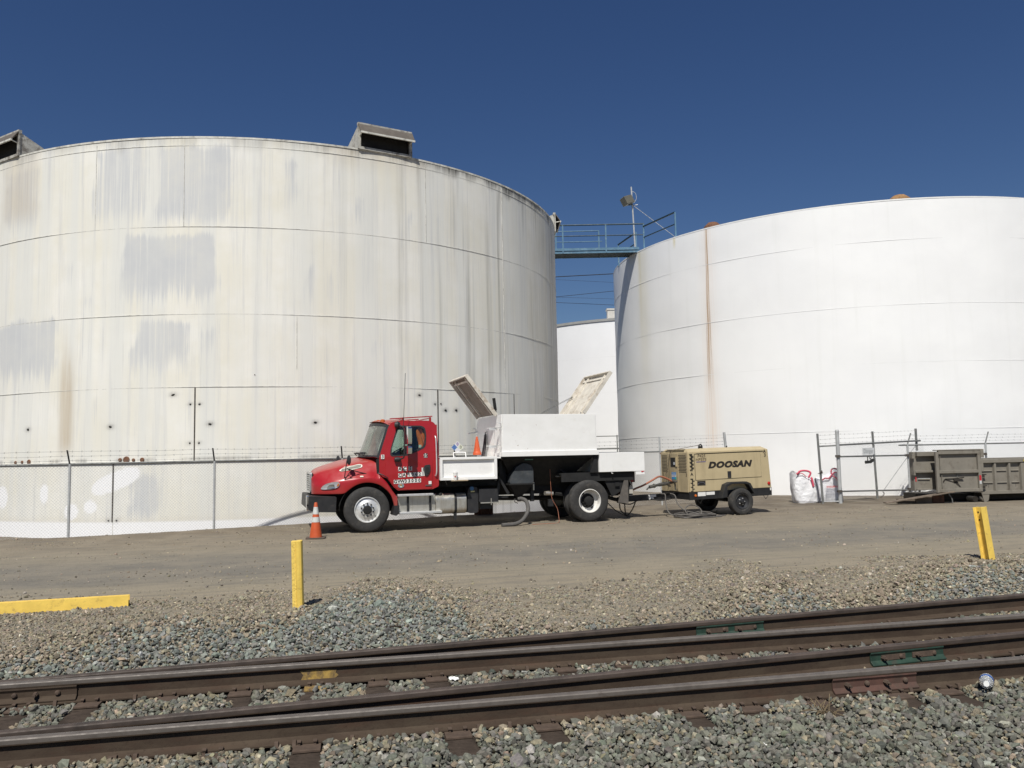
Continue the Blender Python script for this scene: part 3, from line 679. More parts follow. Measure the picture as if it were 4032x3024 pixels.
for i, (a, z, w, h) in enumerate(((.07, 3.51, .11, .05), (-1.66, 2.69, .10, .06), (-4.43, 2.69, .10, .06), (1.05, 2.71, .09, .045), (3.8, 2.72, .10, .06), (6.87, 3.52, .09, .05), (7.78, 3.09, .09, .06), (8.18, 3.1, .09, .06), (.53, 3.25, .06, .035), (.77, 3.25, .07, .03), (.53, 2.21, .05, .045), (.77, 2.21, .06, .04), (7.40, 3.27, .05, .04), (7.61, 3.28, .05, .04), (-1.66, .2, .06, .03), (-1.43, .2, .06, .03), (-6.9, 2.7, .1, .06), (2.2, 3.85 + .18, .03, .03))):
    th = a / LTR; b = MB(); b.lathe([(0, -.022), (.5, -.018), (.9, -.006), (1.0, .012)], (0, 0, 0), 'y', 9); o = b.build('weld_lug', dm_, LT); o.scale = (w / 2, 1, h / 2); o.location = (sin(th) * LTR, -cos(th) * LTR, z); o.rotation_euler = (0, R((i * 37) % 40 - 20), th)
for a, z, r_ in ((-1.36, 1.80, .05), (-1.18, 1.80, .09), (-.98, 1.79, .045), (-.74, 1.79, .06), (-4.35, 1.79, .07), (-4.62, 1.79, .045), (-4.9, 1.78, .05)):
    th = a / LTR; b = MB(); b.lathe([(0, -.03), (r_ * .8, -.028), (r_, -.012), (r_ * 1.05, .01)], (0, 0, 0), 'y', 14)
    o = b.build('rust_boss', rust_m, LT); o.location = (sin(th) * LTR, -cos(th) * LTR, z); o.rotation_euler = (0, 0, th)
cone_roof(LTR - .05, LTZ, .55, LT, paint('left_tank_roof', (.6, .59, .55), .8, 0, .1, 3, (.3, .28, .25), .4))
vent_m = paint('weathered_vent_sheet', (.46, .45, .41), .8, 0, .15, 4, (.12, .10, .085), .6, 4)
def vent_hood(a):
    th = a / LTR; w, h = .80, .70
    o = MB(); T_ = .018
    for s_ in (-1, 1): o.prism([(-.0, 0), (.02, h), (1.75, .02), (1.75, -.05), (0, -.05)], s_ * w - T_, s_ * w + T_, axis='x')     # side cheeks (y,z)
    o.hexa([(-w + T_, .02, h - .02), (w - T_, .02, h - .02), (w - T_, 1.75, .0), (-w + T_, 1.75, .0), (-w + T_, .02, h + .015), (w - T_, .02, h + .015), (w - T_, 1.75, .035), (-w + T_, 1.75, .035)])
    for s_ in (-1, 1): o.bx(s_ * w - .045, s_ * w + .045, -.05, .0, 0, h)
    o.bx(-w, w, -.06, 0, -.02, .06); o.bx(-w - .04, w + .04, -.05, .05, h - .02, h + .07)
    v_ = o.build('roof_vent', vent_m, LT); v_.location = (sin(th) * (LTR - .02), -cos(th) * (LTR - .02), LTZ + .02); v_.rotation_euler = (0, 0, th)
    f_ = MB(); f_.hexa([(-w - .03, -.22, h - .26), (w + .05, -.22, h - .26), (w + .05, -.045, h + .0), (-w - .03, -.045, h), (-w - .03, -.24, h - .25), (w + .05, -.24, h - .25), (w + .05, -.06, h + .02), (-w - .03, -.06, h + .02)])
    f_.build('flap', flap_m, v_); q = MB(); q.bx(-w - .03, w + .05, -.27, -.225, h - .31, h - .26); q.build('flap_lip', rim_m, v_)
    d_ = MB(); d_.bx(-w + .06, w - .06, .05, .09, .02, h - .06); d_.build('opening_shade', dark_m, v_)  # near-black sheet stands in for the shade inside the open hood
    q = MB()
    for s_ in (-1, 1): q.tube([(s_ * w * .98, -.02, h - .32), (s_ * w * .98, -.23, h - .28)], .018, 6)
    q.build('stay', rim_m, v_)
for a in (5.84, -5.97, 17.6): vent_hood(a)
# white tank on the right
t = NT('white_tank_paint'); at = t.n('Attribute'); at.attribute_name = 'Col'; sp = t.n('SeparateColor'); t.l(at.outputs[0], sp.inputs[0])
v = t.tc(); sx = t.n('SeparateXYZ'); t.l(v, sx.inputs[0])
ang = t.math('MULTIPLY', t.math('ARCTAN2', sx.outputs[0], t.math('MULTIPLY', sx.outputs[1], -1)), RTR)
cv = t.n('CombineXYZ'); t.l(ang, cv.inputs[0]); t.l(sx.outputs[2], cv.inputs[1])
s2 = t.noise(t.mapped(cv.outputs[0], (26, .12, 1)), 1.0, 6, .8, .35); s3 = t.noise(t.mapped(cv.outputs[0], (3, .12, 1)), 1.0, 5, .6); bl = t.noise(cv.outputs[0], .35, 4)
col = t.mix(t.ramp(bl, .35, .7), (.83, .83, .83), (.87, .87, .865))
col = t.mix(t.ramp(s3, .5, .8, 0, .35), col, (.73, .735, .71))
col = t.mix(sp.outputs[1], col, (.72, .65, .42))
col = t.mix(t.math('MULTIPLY', sp.outputs[2], t.ramp(s2, .30, .7, .1, 1)), col, (.72, .50, .33))
rs = t.ramp(t.math('ADD', sp.outputs[0], t.math('MULTIPLY', t.math('SUBTRACT', s2, .5), 3.0)), .62, 1.25, 0, .9)
rs = t.math('MULTIPLY', rs, t.ramp(sp.outputs[0], .03, .3))
col = t.mix(rs, col, t.mix(t.ramp(s2, .45, .7), (.46, .29, .14), (.25, .115, .045)))
white_tank_m = t.out(col, .38, 0, t.bump(t.noise(cv.outputs[0], .45, 3, .5), .35, .06), .4)
def right_stain(a, z):
    dr = np.interp(z, [2, 6, 7.5, 10.7], [-9.19, -9.17, -9.18, -9.10]) + (fbm(z * .7, z * 0, 2, 3) - .5) * .08
    k = sst(2.2, 6.0, z)
    r = np.exp(-((a - dr) / (.15 + .12 * (1 - k))) ** 2) * (.38 + .66 * k)
    for off, kk in ((.30, .45), (-.30, .45), (-.48, .4), (.46, .35)): r = np.maximum(r, kk * np.exp(-((a - dr - off) / .06) ** 2) * sst(3.5, 8, z + off * 3))
    halo = np.exp(-((a - dr) / .34) ** 2) * (.30 + .22 * (1 - k)) * sst(1.0, 2.4, z)
    y = np.exp(-((a + 13.1) / .45) ** 2) * .30 * sst(2, 9, z) + np.exp(-((a + 13.35) / .13) ** 2) * .35 * sst(5.5, 10, z) + np.exp(-((a + 10.8) / .06) ** 2) * .9 * sst(10.1, 10.5, z)
    return np.clip(np.stack([r, y, halo, z * 0 + 1], -1), 0, 1)
RT = thing('storage_tank', 'clean white round storage tank with a rust streak on the right', 'tank', (*RTC, 0), 0, 'round storage tanks')
tank_mesh('shell', RTR, -.8, RTZ, -R(100), R(48), .05, .10, [white_tank_m], RT, right_stain, lambda a, z: .030 * (fbm(a * .33, z * .45, 3, 12) - .5) + .014 * np.sin(z * 2.58) * (fbm(a * .25, z * .1, 2, 9) - .3))
b = MB(); ring(b, RTR - .03, RTZ - .03, .05, .04, n=220); b.build('rim', paint('white_rim', (.78, .78, .77), .5, 0, .05, 4, (.5, .36, .22), .12, 3), RT)
wseam_m = paint('painted_weld_seam', (.78, .78, .775), .45, 0, .05, 3, (.62, .61, .58), .3, 1.2)
for z in (9.176, 6.807, 4.723, 2.32): b = MB(); ring(b, RTR - .004, z - .006, .012, .0075, n=220); b.build('weld_seam', wseam_m, RT)
cone_roof(RTR - .03, RTZ, .5, RT, paint('right_tank_roof', (.75, .75, .74), .7))
for a, w, hh, m_ in ((-9.07, .36, .27, rust_m), (-1.75, .38, .23, paint('tan_rust', (.30, .17, .075), .9, 0, .25, 14, (.16, .09, .045), .4, 9, bump=.5))):
    th = a / RTR; b = MB(); b.lathe([(w, -.1), (w, .02), (w * .96, hh * .45), (w * .55, hh), (0, hh * 1.05)], (0, 0, 0), 'z', 9, False)
    o = b.build('roof_vent', m_, RT); o.location = (sin(th) * (RTR - .42), -cos(th) * (RTR - .42), RTZ + .02); o.rotation_euler = (0, 0, th + .3)
# third tank far behind
FT = thing('storage_tank', 'plain white round storage tank far behind, in the gap between the two large tanks', 'tank', (10.7, 64.4, 0), 0, 'round storage tanks')
far_m = paint('far_tank_paint', (.82, .82, .82), .5, 0, .03, .3)
tank_mesh('shell', 11, -1, 10.55, -R(100), R(100), .4, .6, [far_m], FT)
b = MB(); ring(b, 10.98, 10.4, .17, .08, n=120); b.build('rim', paint('grey_rim', (.30, .30, .29), .8), FT)
for z in (8.0, 5.6): b = MB(); ring(b, 10.99, z, .02, .014, n=120); b.build('weld_seam', wseam_m, FT)
cone_roof(11, 10.5, .5, FT, far_m)
b = MB(); b.bx(6.55, 7.5, 54.3 + .55, 55.4, 10.6, 11.25); b.bx(6.5, 7.55, 54.8, 55.45, 11.25, 11.35)
o = b.build('roof_hatch', paint('hatch_grey', (.5, .48, .44), .7), FT); o.location = (-10.7, -64.4, 0)
# ------------------------------------------------------------------ catwalk between the tanks, mast, pipe rail, cables
cat_m = paint('faded_blue_paint', (.085, .18, .27), .6, 0, .12, 5, (.30, .40, .45), .35, 4); rail_b = paint('dark_blue_rail', (.016, .045, .068), .55, 0, .1, 4)
CW = thing('catwalk', 'blue steel catwalk with handrails bridging the tops of the two tanks', 'walkway', (0, 0, 0))
ya, yb = 36.3, 37.25; zt, zb = 10.90, 10.66
b = MB(); b.bx(.9, 5.85, ya, ya + .05, zb, zt); b.bx(.9, 5.85, yb - .05, yb, zb, zt); b.bx(.9, 5.85, ya - .03, ya - .002, zt - .12, zt - .09); b.build('stringer', cat_m, CW)
b = MB(); b.bx(.9, 5.85, ya + .055, yb - .055, zb + .02, zb + .07)
for x in (1.6, 2.55, 4.1, 5.3): b.bx(x, x + .06, ya + .05, yb - .05, zb - .01, zb + .02)
b.build('deck', paint('dark_deck', (.05, .07, .08), .8), CW)
def post(x, y, z0, z1, m_=cat_m, r_=.03): return MB().box((x, y, (z0 + z1) / 2), (r_ * 2, r_ * 2, z1 - z0)).build('rail_post', m_, CW)
for x in (2.42, 4.36, 6.07): post(x, ya - .02, zb if x < 6 else RTZ - .2, 11.95)
for x in (2.16, 4.15): post(x, yb, zb, 11.95)
def bar(p, q, r_, m_): return MB().tube([p, q], r_, 8).build('handrail', m_, CW)
bar((.9, ya - .02, 11.95), (6.10, ya - .02, 11.95), .035, rail_b); bar((.9, ya - .02, 11.45), (6.05, ya - .02, 11.45), .025, rail_b)
bar((1.2, yb, 11.93), (4.15, yb, 11.93), .025, cat_m); bar((2.16, yb, 11.43), (4.3, yb, 11.43), .022, cat_m)
bar((6.07, ya - .02, 11.83), (7.0, 33.9, 11.75), .04, rail_b); bar((6.07, ya - .02, 11.33), (7.0, 33.9, 11.24), .028, rail_b); post(7.02, 33.9, RTZ - .05, 11.75)
bar((5.22, 38.6, 11.60), (5.87, 37.3, 11.82), .04, rail_b); bar((5.22, 38.6, 11.1), (5.87, 37.3, 11.32), .028, rail_b); post(5.22, 38.6, RTZ - .1, 11.6); post(5.88, 37.3, RTZ, 11.85)
galv = paint('galvanised_steel', (.46, .47, .47), .5, .25, .12, 6, (.25, .24, .22), .2, 5)
galv_d = paint('dull_galvanised_steel', (.20, .205, .20), .6, .35, .2, 8, (.09, .08, .07), .4, 6)
MP = thing('light_mast', 'thin steel mast with floodlight and whip antenna at the right end of the catwalk', 'mast', (5.79, 37.0, 10.6))
MB().tube([(0, 0, 0), (-.10, 0, 3.3)], .035, 8).build('pole', galv, MP)
lm = paint('floodlight_housing', (.11, .105, .085), .6); q = MB(); q.box((-.32, -.12, 2.62), (.52, .34, .38), Matrix.Rotation(R(-25), 3, 'Y') @ Matrix.Rotation(R(35), 3, 'Z')); fl = q.build('floodlight', lm, MP, bevel=.02)
MB().tube([(-.07, -.02, 2.45), (-.25, -.1, 2.42), (-.32, -.12, 2.55)], .03, 6).build('bracket', rail_b, MP)
MB().tube(spline([(-.09, 0, 3.1), (.08, 0, 3.0), (.12, 0, 2.75), (0, 0, 2.55)], 6), .012, 5).tube([(-.07, 0, 2.42), (.18, 0, 2.46)], .016, 5).build('antenna', galv, MP)
MB().tube([(5.75, 37.0, 13.03), (7.8, 35.9, 10.9)], .012, 4).build('guy_wire', galv_d, MP, (-5.79, -37.0, -10.6))
cab_m = paint('black_cable', (.015, .015, .017), .8)
def at(u, v, Y):          # a point at distance Y seen from the camera position, used for the far cables
    x = (u - 2016) / 3227; y = -(v - 1512) / 3227; a, s_ = cos(ROL), sin(ROL); x2 = a * x + s_ * y; y2 = -s_ * x + a * y
    k = Y / (cos(PIT) - sin(PIT) * y2); return Vector((x2 * k, Y, CZ + (sin(PIT) + cos(PIT) * y2) * k))
for i, (v0, v1, Y, r_, lab) in enumerate(((1090, 1078, 88, .045, 'topmost and thickest overhead cable in the gap between the tanks'), (1101, 1112, 97, .014, 'faint overhead cable just below the thickest one'), (1169, 1146, 90, .026, 'rising overhead cable midway down the gap between the tanks'),
                                          (1170, 1177, 97, .014, 'faint overhead cable crossing the rising one'), (1191, 1201, 90, .022, 'lowest overhead cable in the gap between the tanks'))):
    p, q = at(2190, v0, Y), at(2415, v1, Y); d = q - p; b = MB(); b.tube([p - d * 1.2, p, q, q + d * 1.2], r_, 5); tag(b.build('overhead_cable', cab_m), lab, 'cable', 'overhead cables behind the tanks')
PR = thing('pipe_rack', 'low grey handrail and pipes behind the truck, in front of the far tank', 'pipe rack', (0, 0, 0))
b = MB(); b.tube([(3.0, 41, 2.50), (8, 41, 2.50)], .022, 6); b.tube([(3.0, 41, 1.88), (8, 41, 1.88)], .04, 6); b.build('handrail', galv_d, PR)
for x in (3.6, 5.19): MB().bx(x - .025, x + .025, 40.97, 41.03, 1.6, 2.55).build('post', galv_d, PR)
b = MB(); b.bx(3, 8, 41.05, 41.5, 1.55, 1.66); b.build('walk_plank', grime_m, PR)
MB().tube([(3, 40.9, 1.35), (4.6, 40.9, 1.55), (5.3, 40.9, 1.62)], .03, 6).build('pipe', galv_d, PR)
for x in (3.2, 5.2, 7.6): MB().bx(x - .05, x + .05, 41.1, 41.2, -.6, 1.56).build('support', galv_d, PR)
# ------------------------------------------------------------------ chain link fences and gate
arm_m = paint('black_barb_arm', (.03, .03, .03), .7)
def mesh_panel(L, z0, z1, name, parent, m_, pitch=.072, r_=.0023):
    "chain link woven from straight diagonals, local x along the run"
    b = MB(); H = z1 - z0; n = int((L + H) / pitch)
    for k in range(n + 1):
        for sg in (1, -1):
            x0 = -H + k * pitch; xa, za, xb, zb_ = x0, z0, x0 + H, z1
            if xa < 0: za += -xa; xa = 0
            if xb > L: zb_ -= (xb - L); xb = L
            if zb_ - za < .02: continue
            if sg < 0: xa, xb = L - xa, L - xb
            o_ = .003 * sg; P = []
            for (x, z) in ((xa, za), (xb, zb_)):
                P += [(x - r_, o_, z), (x + r_, o_, z), (x, o_ + r_ * 1.6, z)]
            b.add(P, [(0, 1, 4, 3), (1, 2, 5, 4), (2, 0, 3, 5)])
    return b.build(name, m_, parent, fix=False)
def barbed(pts, parent, m_, r_=.0035, sag=.012, seed=1):
    g = random.Random(seed); b = MB(); P = []
    for i in range(len(pts) - 1):
        p, q = Vector(pts[i]), Vector(pts[i + 1]); n = max(2, int((q - p).length / .4))
        for j in range(n): t_ = j / n; P.append(p.lerp(q, t_) + Vector((0, 0, -sag * 4 * t_ * (1 - t_) + g.uniform(-.006, .006))))
    P.append(Vector(pts[-1])); b.tube(P, r_, 4)
    for i in range(len(P) - 1):
        n = 2
        for j in range(n):
            c_ = P[i].lerp(P[i + 1], (j + .5) / n); a_ = g.uniform(0, 3.1)
            d = Vector((cos(a_) * .01, .012 * sin(a_), .022)); b.tube([c_ - d, c_ + d], .0022, 3, False); d.x *= -1.6; b.tube([c_ - d, c_ + d], .0022, 3, False)
    return b.build('barbed_wire', m_, parent, fix=False)
FN = thing('chain_link_fence', 'long grey chain link fence with barbed wire running behind the truck on the left', 'fence', (*FP, 0), FA, 'chain link fences')
SL0, SL1 = -9.7, 16.10
o = mesh_panel(SL1 - SL0, .03, 1.75, 'wire_mesh', FN, galv); o.location = (SL0, .03, 0)
b = MB(); b.tube([(SL0, 0, 1.72), (16.1, 0, 1.72)], .021, 8); b.build('top_rail', galv_d, FN)
for s_ in (-9.7, -6.45, -3.2, 0, 3.23, 6.45, 9.9):
    x, y = fxy(s_); MB().tube([(s_, 0, zp(x, y) - .3), (s_, 0, 1.73)], .030, 10).build('post', galv, FN)
    b = MB(); b.hexa([(s_ - .018, -.01, 1.70), (s_ + .018, -.01, 1.70), (s_ + .018, .01, 1.70), (s_ - .018, .01, 1.70), (s_ - .075, -.14, 2.05), (s_ - .04, -.14, 2.05), (s_ - .04, -.12, 2.05), (s_ - .075, -.12, 2.05)]); b.build('barb_arm', arm_m, FN)
MB().tube([(13.53, 0, -.3), (13.50, 0, 2.2)], .028, 10).build('post', galv, FN)
MB().tube([(16.36, 0, -.3), (16.13, 0, 2.32)], .045, 12).build('post', galv, FN)
b = MB()
b.lathe([(0, .05), (.045, .045), (.045, .0)], (13.53, 0, 1.64), 'z', 10).build('post_clamp', rust_m, FN)
for k, (z, f_) in enumerate(((2.02, 1.0), (1.91, .68), (1.80, .34))):
    zr = (2.10, 1.98, 1.86)[k]; ze = (2.14, 2.02, 1.92)[k]
    barbed([(SL0, -.13 * f_, z), (-6.45, -.13 * f_, z), (-3.25, -.13 * f_, z), (-.05, -.13 * f_, z), (3.18, -.13 * f_, z), (6.4, -.13 * f_, z), (9.9, -.13 * f_, z + .02), (13.51, 0, zr), (16.15, 0, ze)], FN, galv_d, seed=k)
# gate leaf, its posts and the right run
G0, G1 = (10.20, 25.87), (13.32, 27.80)
PS = thing('fence_post', 'slim grey steel post with latch beside the white bulk bags', 'post', (9.66, 25.93, 0), 0, 'gate posts')
MB().tube([(.02, 0, -.2), (-.055, 0, 2.19)], .035, 10).build('pole', galv_d, PS)
b = MB(); b.tube([(-.02, -.03, .98), (.03, -.05, .99)], .05, 8); b.tube([(0, -.04, .97), (-.11, -.04, .93)], .012, 5); b.build('latch', grime_m, PS)
GS = thing('chain_link_fence', 'very narrow chain link panel in front of the right hand bulk bag', 'fence', (9.66, 25.93, 0), atan2(-.06, .54), 'chain link fences')
o = mesh_panel(.54, .08, 1.80, 'wire_mesh', GS, galv); MB().tube([(0, 0, 1.79), (.54, 0, 1.81)], .025, 8).build('top_rail', galv_d, GS)
MB().tube([(.03, 0, .06), (.54, 0, .06)], .02, 6).build('bottom_rail', galv, GS)
for k in range(3): barbed([(-.04, 0, 2.13 - .13 * k), (.54, 0, 2.16 - .13 * k)], GS, galv_d, seed=20 + k)
GP = thing('fence_post', 'thick grey gate post with domed cap at the left end of the chain link gate', 'post', (*G0, 0), 0, 'gate posts')
MB().tube([(0, 0, -.2), (.005, 0, 2.24)], .058, 14).lathe([(.06, 2.22), (.062, 2.26), (.045, 2.30), (0, 2.315)], (.005, 0, 0), 'z', 14).build('pole', galv, GP)
for z in (1.47, .38): MB().box((-.03, -.05, z), (.13, .10, .07)).build('hinge', grime_m, GP)
GL = hypot(G1[0] - G0[0], G1[1] - G0[1]); GA = atan2(G1[1] - G0[1], G1[0] - G0[0])
GT = thing('chain_link_gate', 'grey chain link gate leaf standing between the bulk bags and the steel container', 'gate', (*G0, 0), GA)
mesh_panel(GL + .9, .10, 1.84, 'wire_mesh', GT, galv).location = (.06, .03, 0)
for z0, z1, r_ in ((1.82, 1.90, .03), (1.455, 1.43, .026), (.37, .27, .026)):
    MB().tube([(-.12 if z0 == 1.455 else .05, 0, z0), (GL + .75, 0, z1 + (z1 - z0) * .2)], r_, 8).build('rail', galv_d, GT)
MB().tube([(1.88, 0, .06), (1.80, 0, 2.24)], .035, 10).build('upright', galv_d, GT)
MB().tube([(GL + .62, .05, 0), (GL + .60, .05, 2.33)], .04, 10).build('upright', galv_d, GT)
MB().tube([(2.15, -.02, .28), (GL + .5, -.02, 1.80)], .008, 5).build('brace_wire', galv_d, GT)
MB().tube(spline([(2.15, -.02, .28), (2.2, -.03, .2), (2.08, -.03, .12), (2.0, -.03, .10)], 5), .014, 5).build('brace_hook', grime_m, GT)
for k in range(3): barbed([(.05, 0, 2.16 - .13 * k), (1.81, 0, 2.20 - .14 * k), (GL + .60, 0, 2.27 - .14 * k)], GT, galv_d, seed=30 + k, r_=.003)
q = MB(); q.prism(rpoly([(-.19, -.07), (.10, -.06), (.26, 0), (.30, .06), (.18, .09), (.06, .03), (-.19, .03)], .02), -.012, .012); q.tube([(-.05, 0, .02), (-.05, 0, .16)], .016, 6); q.tube([(.03, 0, .14), (.09, 0, .07), (.15, 0, .15)], .014, 6)
tag(q.build('gate_lock', paint('dark_lock_steel', (.05, .05, .048), .6, .4), None, (G0[0] + 1.5 * cos(GA), G0[1] + 1.5 * sin(GA) - .04, 1.27), rot=(0, 0, GA)), 'dark steel lock box hanging under the middle rail of the chain link gate', 'lock')
pale = paint('faded_sign_white', (.62, .63, .63), .6); q = MB(); q.mat(0).bx(-.30, .32, 0, .006, -.11, .11); q.mat(1).text('Danger', (0, -.003, 0), .13, depth=.001, wx=.9)
tag(q.build('warning_sign', [pale, paint('faded_letters', (.36, .37, .37), .7)], None, (G0[0] + 1.5 * cos(GA), G0[1] + 1.5 * sin(GA) - .05, 1.60), rot=(0, 0, GA)), 'faded pale warning sign wired to the chain link gate above its lock', 'sign')
FR = thing('chain_link_fence', 'grey chain link fence on the right, behind the steel container', 'fence', (*G1, 0), R(3), 'chain link fences')
mesh_panel(7.5, .05, 1.78, 'wire_mesh', FR, galv); MB().tube([(-.3, 0, 1.77), (7.5, 0, 1.77)], .024, 8).build('top_rail', galv_d, FR)
for s_ in (0, 2.72, 5.4):
    MB().tube([(s_, 0, -.3), (s_, 0, 1.80)], .035, 10).build('post', galv, FR)
    b = MB(); b.tube([(s_, 0, 1.78), (s_ + .17, .06, 2.17)], .022, 6); b.build('barb_arm', galv_d, FR)
for s_, z in ((0, 1.43), (2.70, 1.42), (0, .3)): MB().box((s_ - .05, -.03, z), (.10, .12, .08)).build('clamp', grime_m, FR)
for k in range(3): barbed([(.05 + .05 * k, .02 * k, 1.88 + .1 * k), (2.77 + .05 * k, .02 * k, 1.88 + .1 * k), (7.5, .02 * k, 1.88 + .1 * k)], FR, galv_d, seed=40 + k, r_=.003)
q = MB(); q.mat(0).prism(rr(-.17, .17, -.2, .2, .04), 0, .006)
q.mat(1)
for i in range(6): q.bx(-.11, .11, -.003, -.001, .1 - i * .03, .112 - i * .03)
tag(q.build('notice_sign', [paint('notice_white', (.72, .73, .74), .6), paint('notice_grey', (.5, .51, .52), .7)], None, (13.66, 27.62, 1.38), rot=(0, 0, R(12))), 'small white notice on the chain link gate, half hidden by the steel container', 'sign')
# ------------------------------------------------------------------ red truck: x runs from nose to tail, y away from the camera
TRA = R(17.8)
TK = thing('truck', 'red single cab truck with white hopper body and both hopper lids open', 'truck', (-3.473, 19.19, 0), TRA)
YC = 1.22
def car_paint(name, col, dust):
    t = NT(name); v = t.tc(); sp = t.n('SeparateXYZ'); t.l(v, sp.inputs[0])
    d = t.math('MULTIPLY', t.ramp(sp.outputs[2], .4, 1.25, .45, .04), t.ramp(t.noise(v, 5, 6, .7), .3, .7, .4, 1))
    geo = t.n('NewGeometry'); gz = t.n('SeparateXYZ'); t.l(geo.outputs['Normal'], gz.inputs[0])
    d2 = t.math('MULTIPLY', t.ramp(gz.outputs[2], .45, .95, 0, .26), t.ramp(t.noise(v, 3, 5), .3, .7, .5, 1))
    c = t.mix(t.math('MAXIMUM', d, d2), col, dust); m_ = t.out(c, t.ramp(t.noise(v, 7, 4), .3, .7, .28, .4), 0, t.bump(t.noise(v, 2.2, 2), .06, .02), .5)
    t.b.inputs['Coat Weight'].default_value = .35; t.b.inputs['Coat Roughness'].default_value = .12; return m_
red = car_paint('truck_red', (.35, .007, .013), (.28, .17, .12))
black = paint('truck_black', (.018, .018, .019), .55, 0, .2, 5, (.07, .06, .05), .25, 5)
blackp = paint('black_plastic', (.022, .022, .024), .5, 0, .15, 9, (.09, .08, .065), .22, 6)
soot = paint('dark_chassis', (.010, .010, .010), .8, 0, .3, 4)
tyre_m = paint('dusty_tyre', (.032, .031, .030), .85, 0, .15, 7, (.11, .095, .08), .35, 6, bump=.25, bscale=70)
alu = paint('brushed_aluminium', (.72, .72, .71), .38, .45, .06, 9, (.35, .31, .27), .3, 8)
alu_d = paint('stained_aluminium', (.55, .53, .48), .38, .7, .1, 6, (.30, .24, .17), .45, 5, True)
chrome = paint('chrome', (.75, .76, .78), .06, 1.0, .02, 5)
mirror_m = paint('mirror_glass', (.85, .87, .9), .02, 1.0, .01, 5)
wwhite = paint('white_wheel', (.66, .645, .61), .5, .0, .06, 7, (.32, .27, .21), .3, 8)
bw = NT('body_white'); v = bw.tc(); c = bw.mix(bw.ramp(bw.noise(v, 1.8, 4), .3, .7), (.79, .785, .765), (.83, .825, .81))
c = bw.mix(bw.ramp(bw.noise(v, 3.0, 6, .75), .55, .8, 0, .3), c, (.52, .46, .38)); c = bw.mix(bw.ramp(bw.noise(v, 17, 3, .5), .74, .78, 0, .8), c, (.25, .15, .09)); c = bw.mix(bw.ramp(bw.noise(bw.mapped(v, (9, 9, .4)), 1.0, 4, .7), .6, .85, 0, .22), c, (.45, .38, .30))
bodyw = bw.out(c, .5, 0, bw.bump(bw.noise(v, 2.0, 2), .25, .04))
cream = paint('lid_cream', (.60, .56, .49), .7, 0, .1, 4, (.26, .19, .13), .45, 4.5)
lid_d = paint('lid_dirt_and_shade', (.22, .185, .155), .85, 0, .2, 4, (.13, .095, .07), .6, 4)  # dirt on white paint, with its shaded look also put into the colour
g_ = NT('cab_glass'); g_.b.inputs['Base Color'].default_value = (0, 0, 0, 1)
gl = g_.n('BsdfGlossy'); gl.inputs['Roughness'].default_value = .03; tr_ = g_.n('BsdfTransparent'); tr_.inputs[0].default_value = (.80, .88, .84, 1); fr = g_.facing()
mx = g_.n('MixShader'); g_.l(fr, mx.inputs[0]); g_.l(tr_.outputs[0], mx.inputs[1]); g_.l(gl.outputs[0], mx.inputs[2]); g_.l(mx.outputs[0], g_.t.nodes['Material Output'].inputs[0]); glass = g_.m
d_ = NT('dusty_windshield'); df = d_.n('BsdfDiffuse'); df.inputs[0].default_value = (.36, .37, .33, 1)
gl = d_.n('BsdfGlossy'); gl.inputs['Roughness'].default_value = .08; tr_ = d_.n('BsdfTransparent'); tr_.inputs[0].default_value = (.6, .7, .64, 1); fr = d_.facing()
mx = d_.n('MixShader'); d_.l(d_.ramp(d_.noise(d_.tc(), 2.5, 4), .3, .75, .22, .5), mx.inputs[0]); d_.l(tr_.outputs[0], mx.inputs[1]); d_.l(df.outputs[0], mx.inputs[2])
m2 = d_.n('MixShader'); d_.l(fr, m2.inputs[0]); d_.l(mx.outputs[0], m2.inputs[1]); d_.l(gl.outputs[0], m2.inputs[2]); d_.l(m2.outputs[0], d_.t.nodes['Material Output'].inputs[0]); wglass = d_.m
# ---- hood with fenders: sections across x
XS = [-1.165, -1.16, -1.14, -1.10, -1.04, -.95, -.85, -.72, -.58, -.47, -.40, -.30, -.18, -.06, .06, .18, .30, .352, .3535, .364, .42, .52, .58, .62, .65, .69, .73, .775]
def itp(x, a, b): return float(np.interp(x, a, b))
def hood_section(x):
    hw = itp(x, [-1.165, -1.14, -1.10, -1.04, -.95, -.85, -.72, -.58, -.45, -.2, .1, .4, .775], [.62, .70, .78, .86, .94, 1.01, 1.08, 1.13, 1.16, 1.185, 1.19, 1.175, 1.14])
    d = abs(x - .065); arch = .53 + sqrt(max(0, .635 ** 2 - d * d)) if d < .635 else 0
    zb = max(.915, arch) if x < .0 else max(arch, itp(x, [.6, .70, .775], [.62, .40, .385]))
    zf = itp(x, [-1.165, -1.0, -.7, -.4, -.1, .2, .5, .775], [1.16, 1.19, 1.235, 1.275, 1.315, 1.33, 1.22, 1.05])   # fender crown
    if x > .35: zf = itp(x, [.35, .45, .55, .65, .775], [1.31, 1.25, 1.13, .97, .80])
    zf = max(zf, zb + .03)
    zs = itp(x, [-1.165, -1.1, -.9, -.5, 0, .35, .5], [1.33, 1.40, 1.475, 1.575, 1.655, 1.69, 1.69])      # shoulder of the hood
    zc = itp(x, [-1.165, -1.13, -1.07, -.9, -.48, 0, .35, .5], [1.36, 1.43, 1.495, 1.56, 1.685, 1.755, 1.775, 1.775])
    hs = itp(x, [-1.165, -1.0, -.5, .35], [.56, .70, .86, .93]); 
    return hw, zb, zf, zs, zc, hs
b = MB(); rows = []
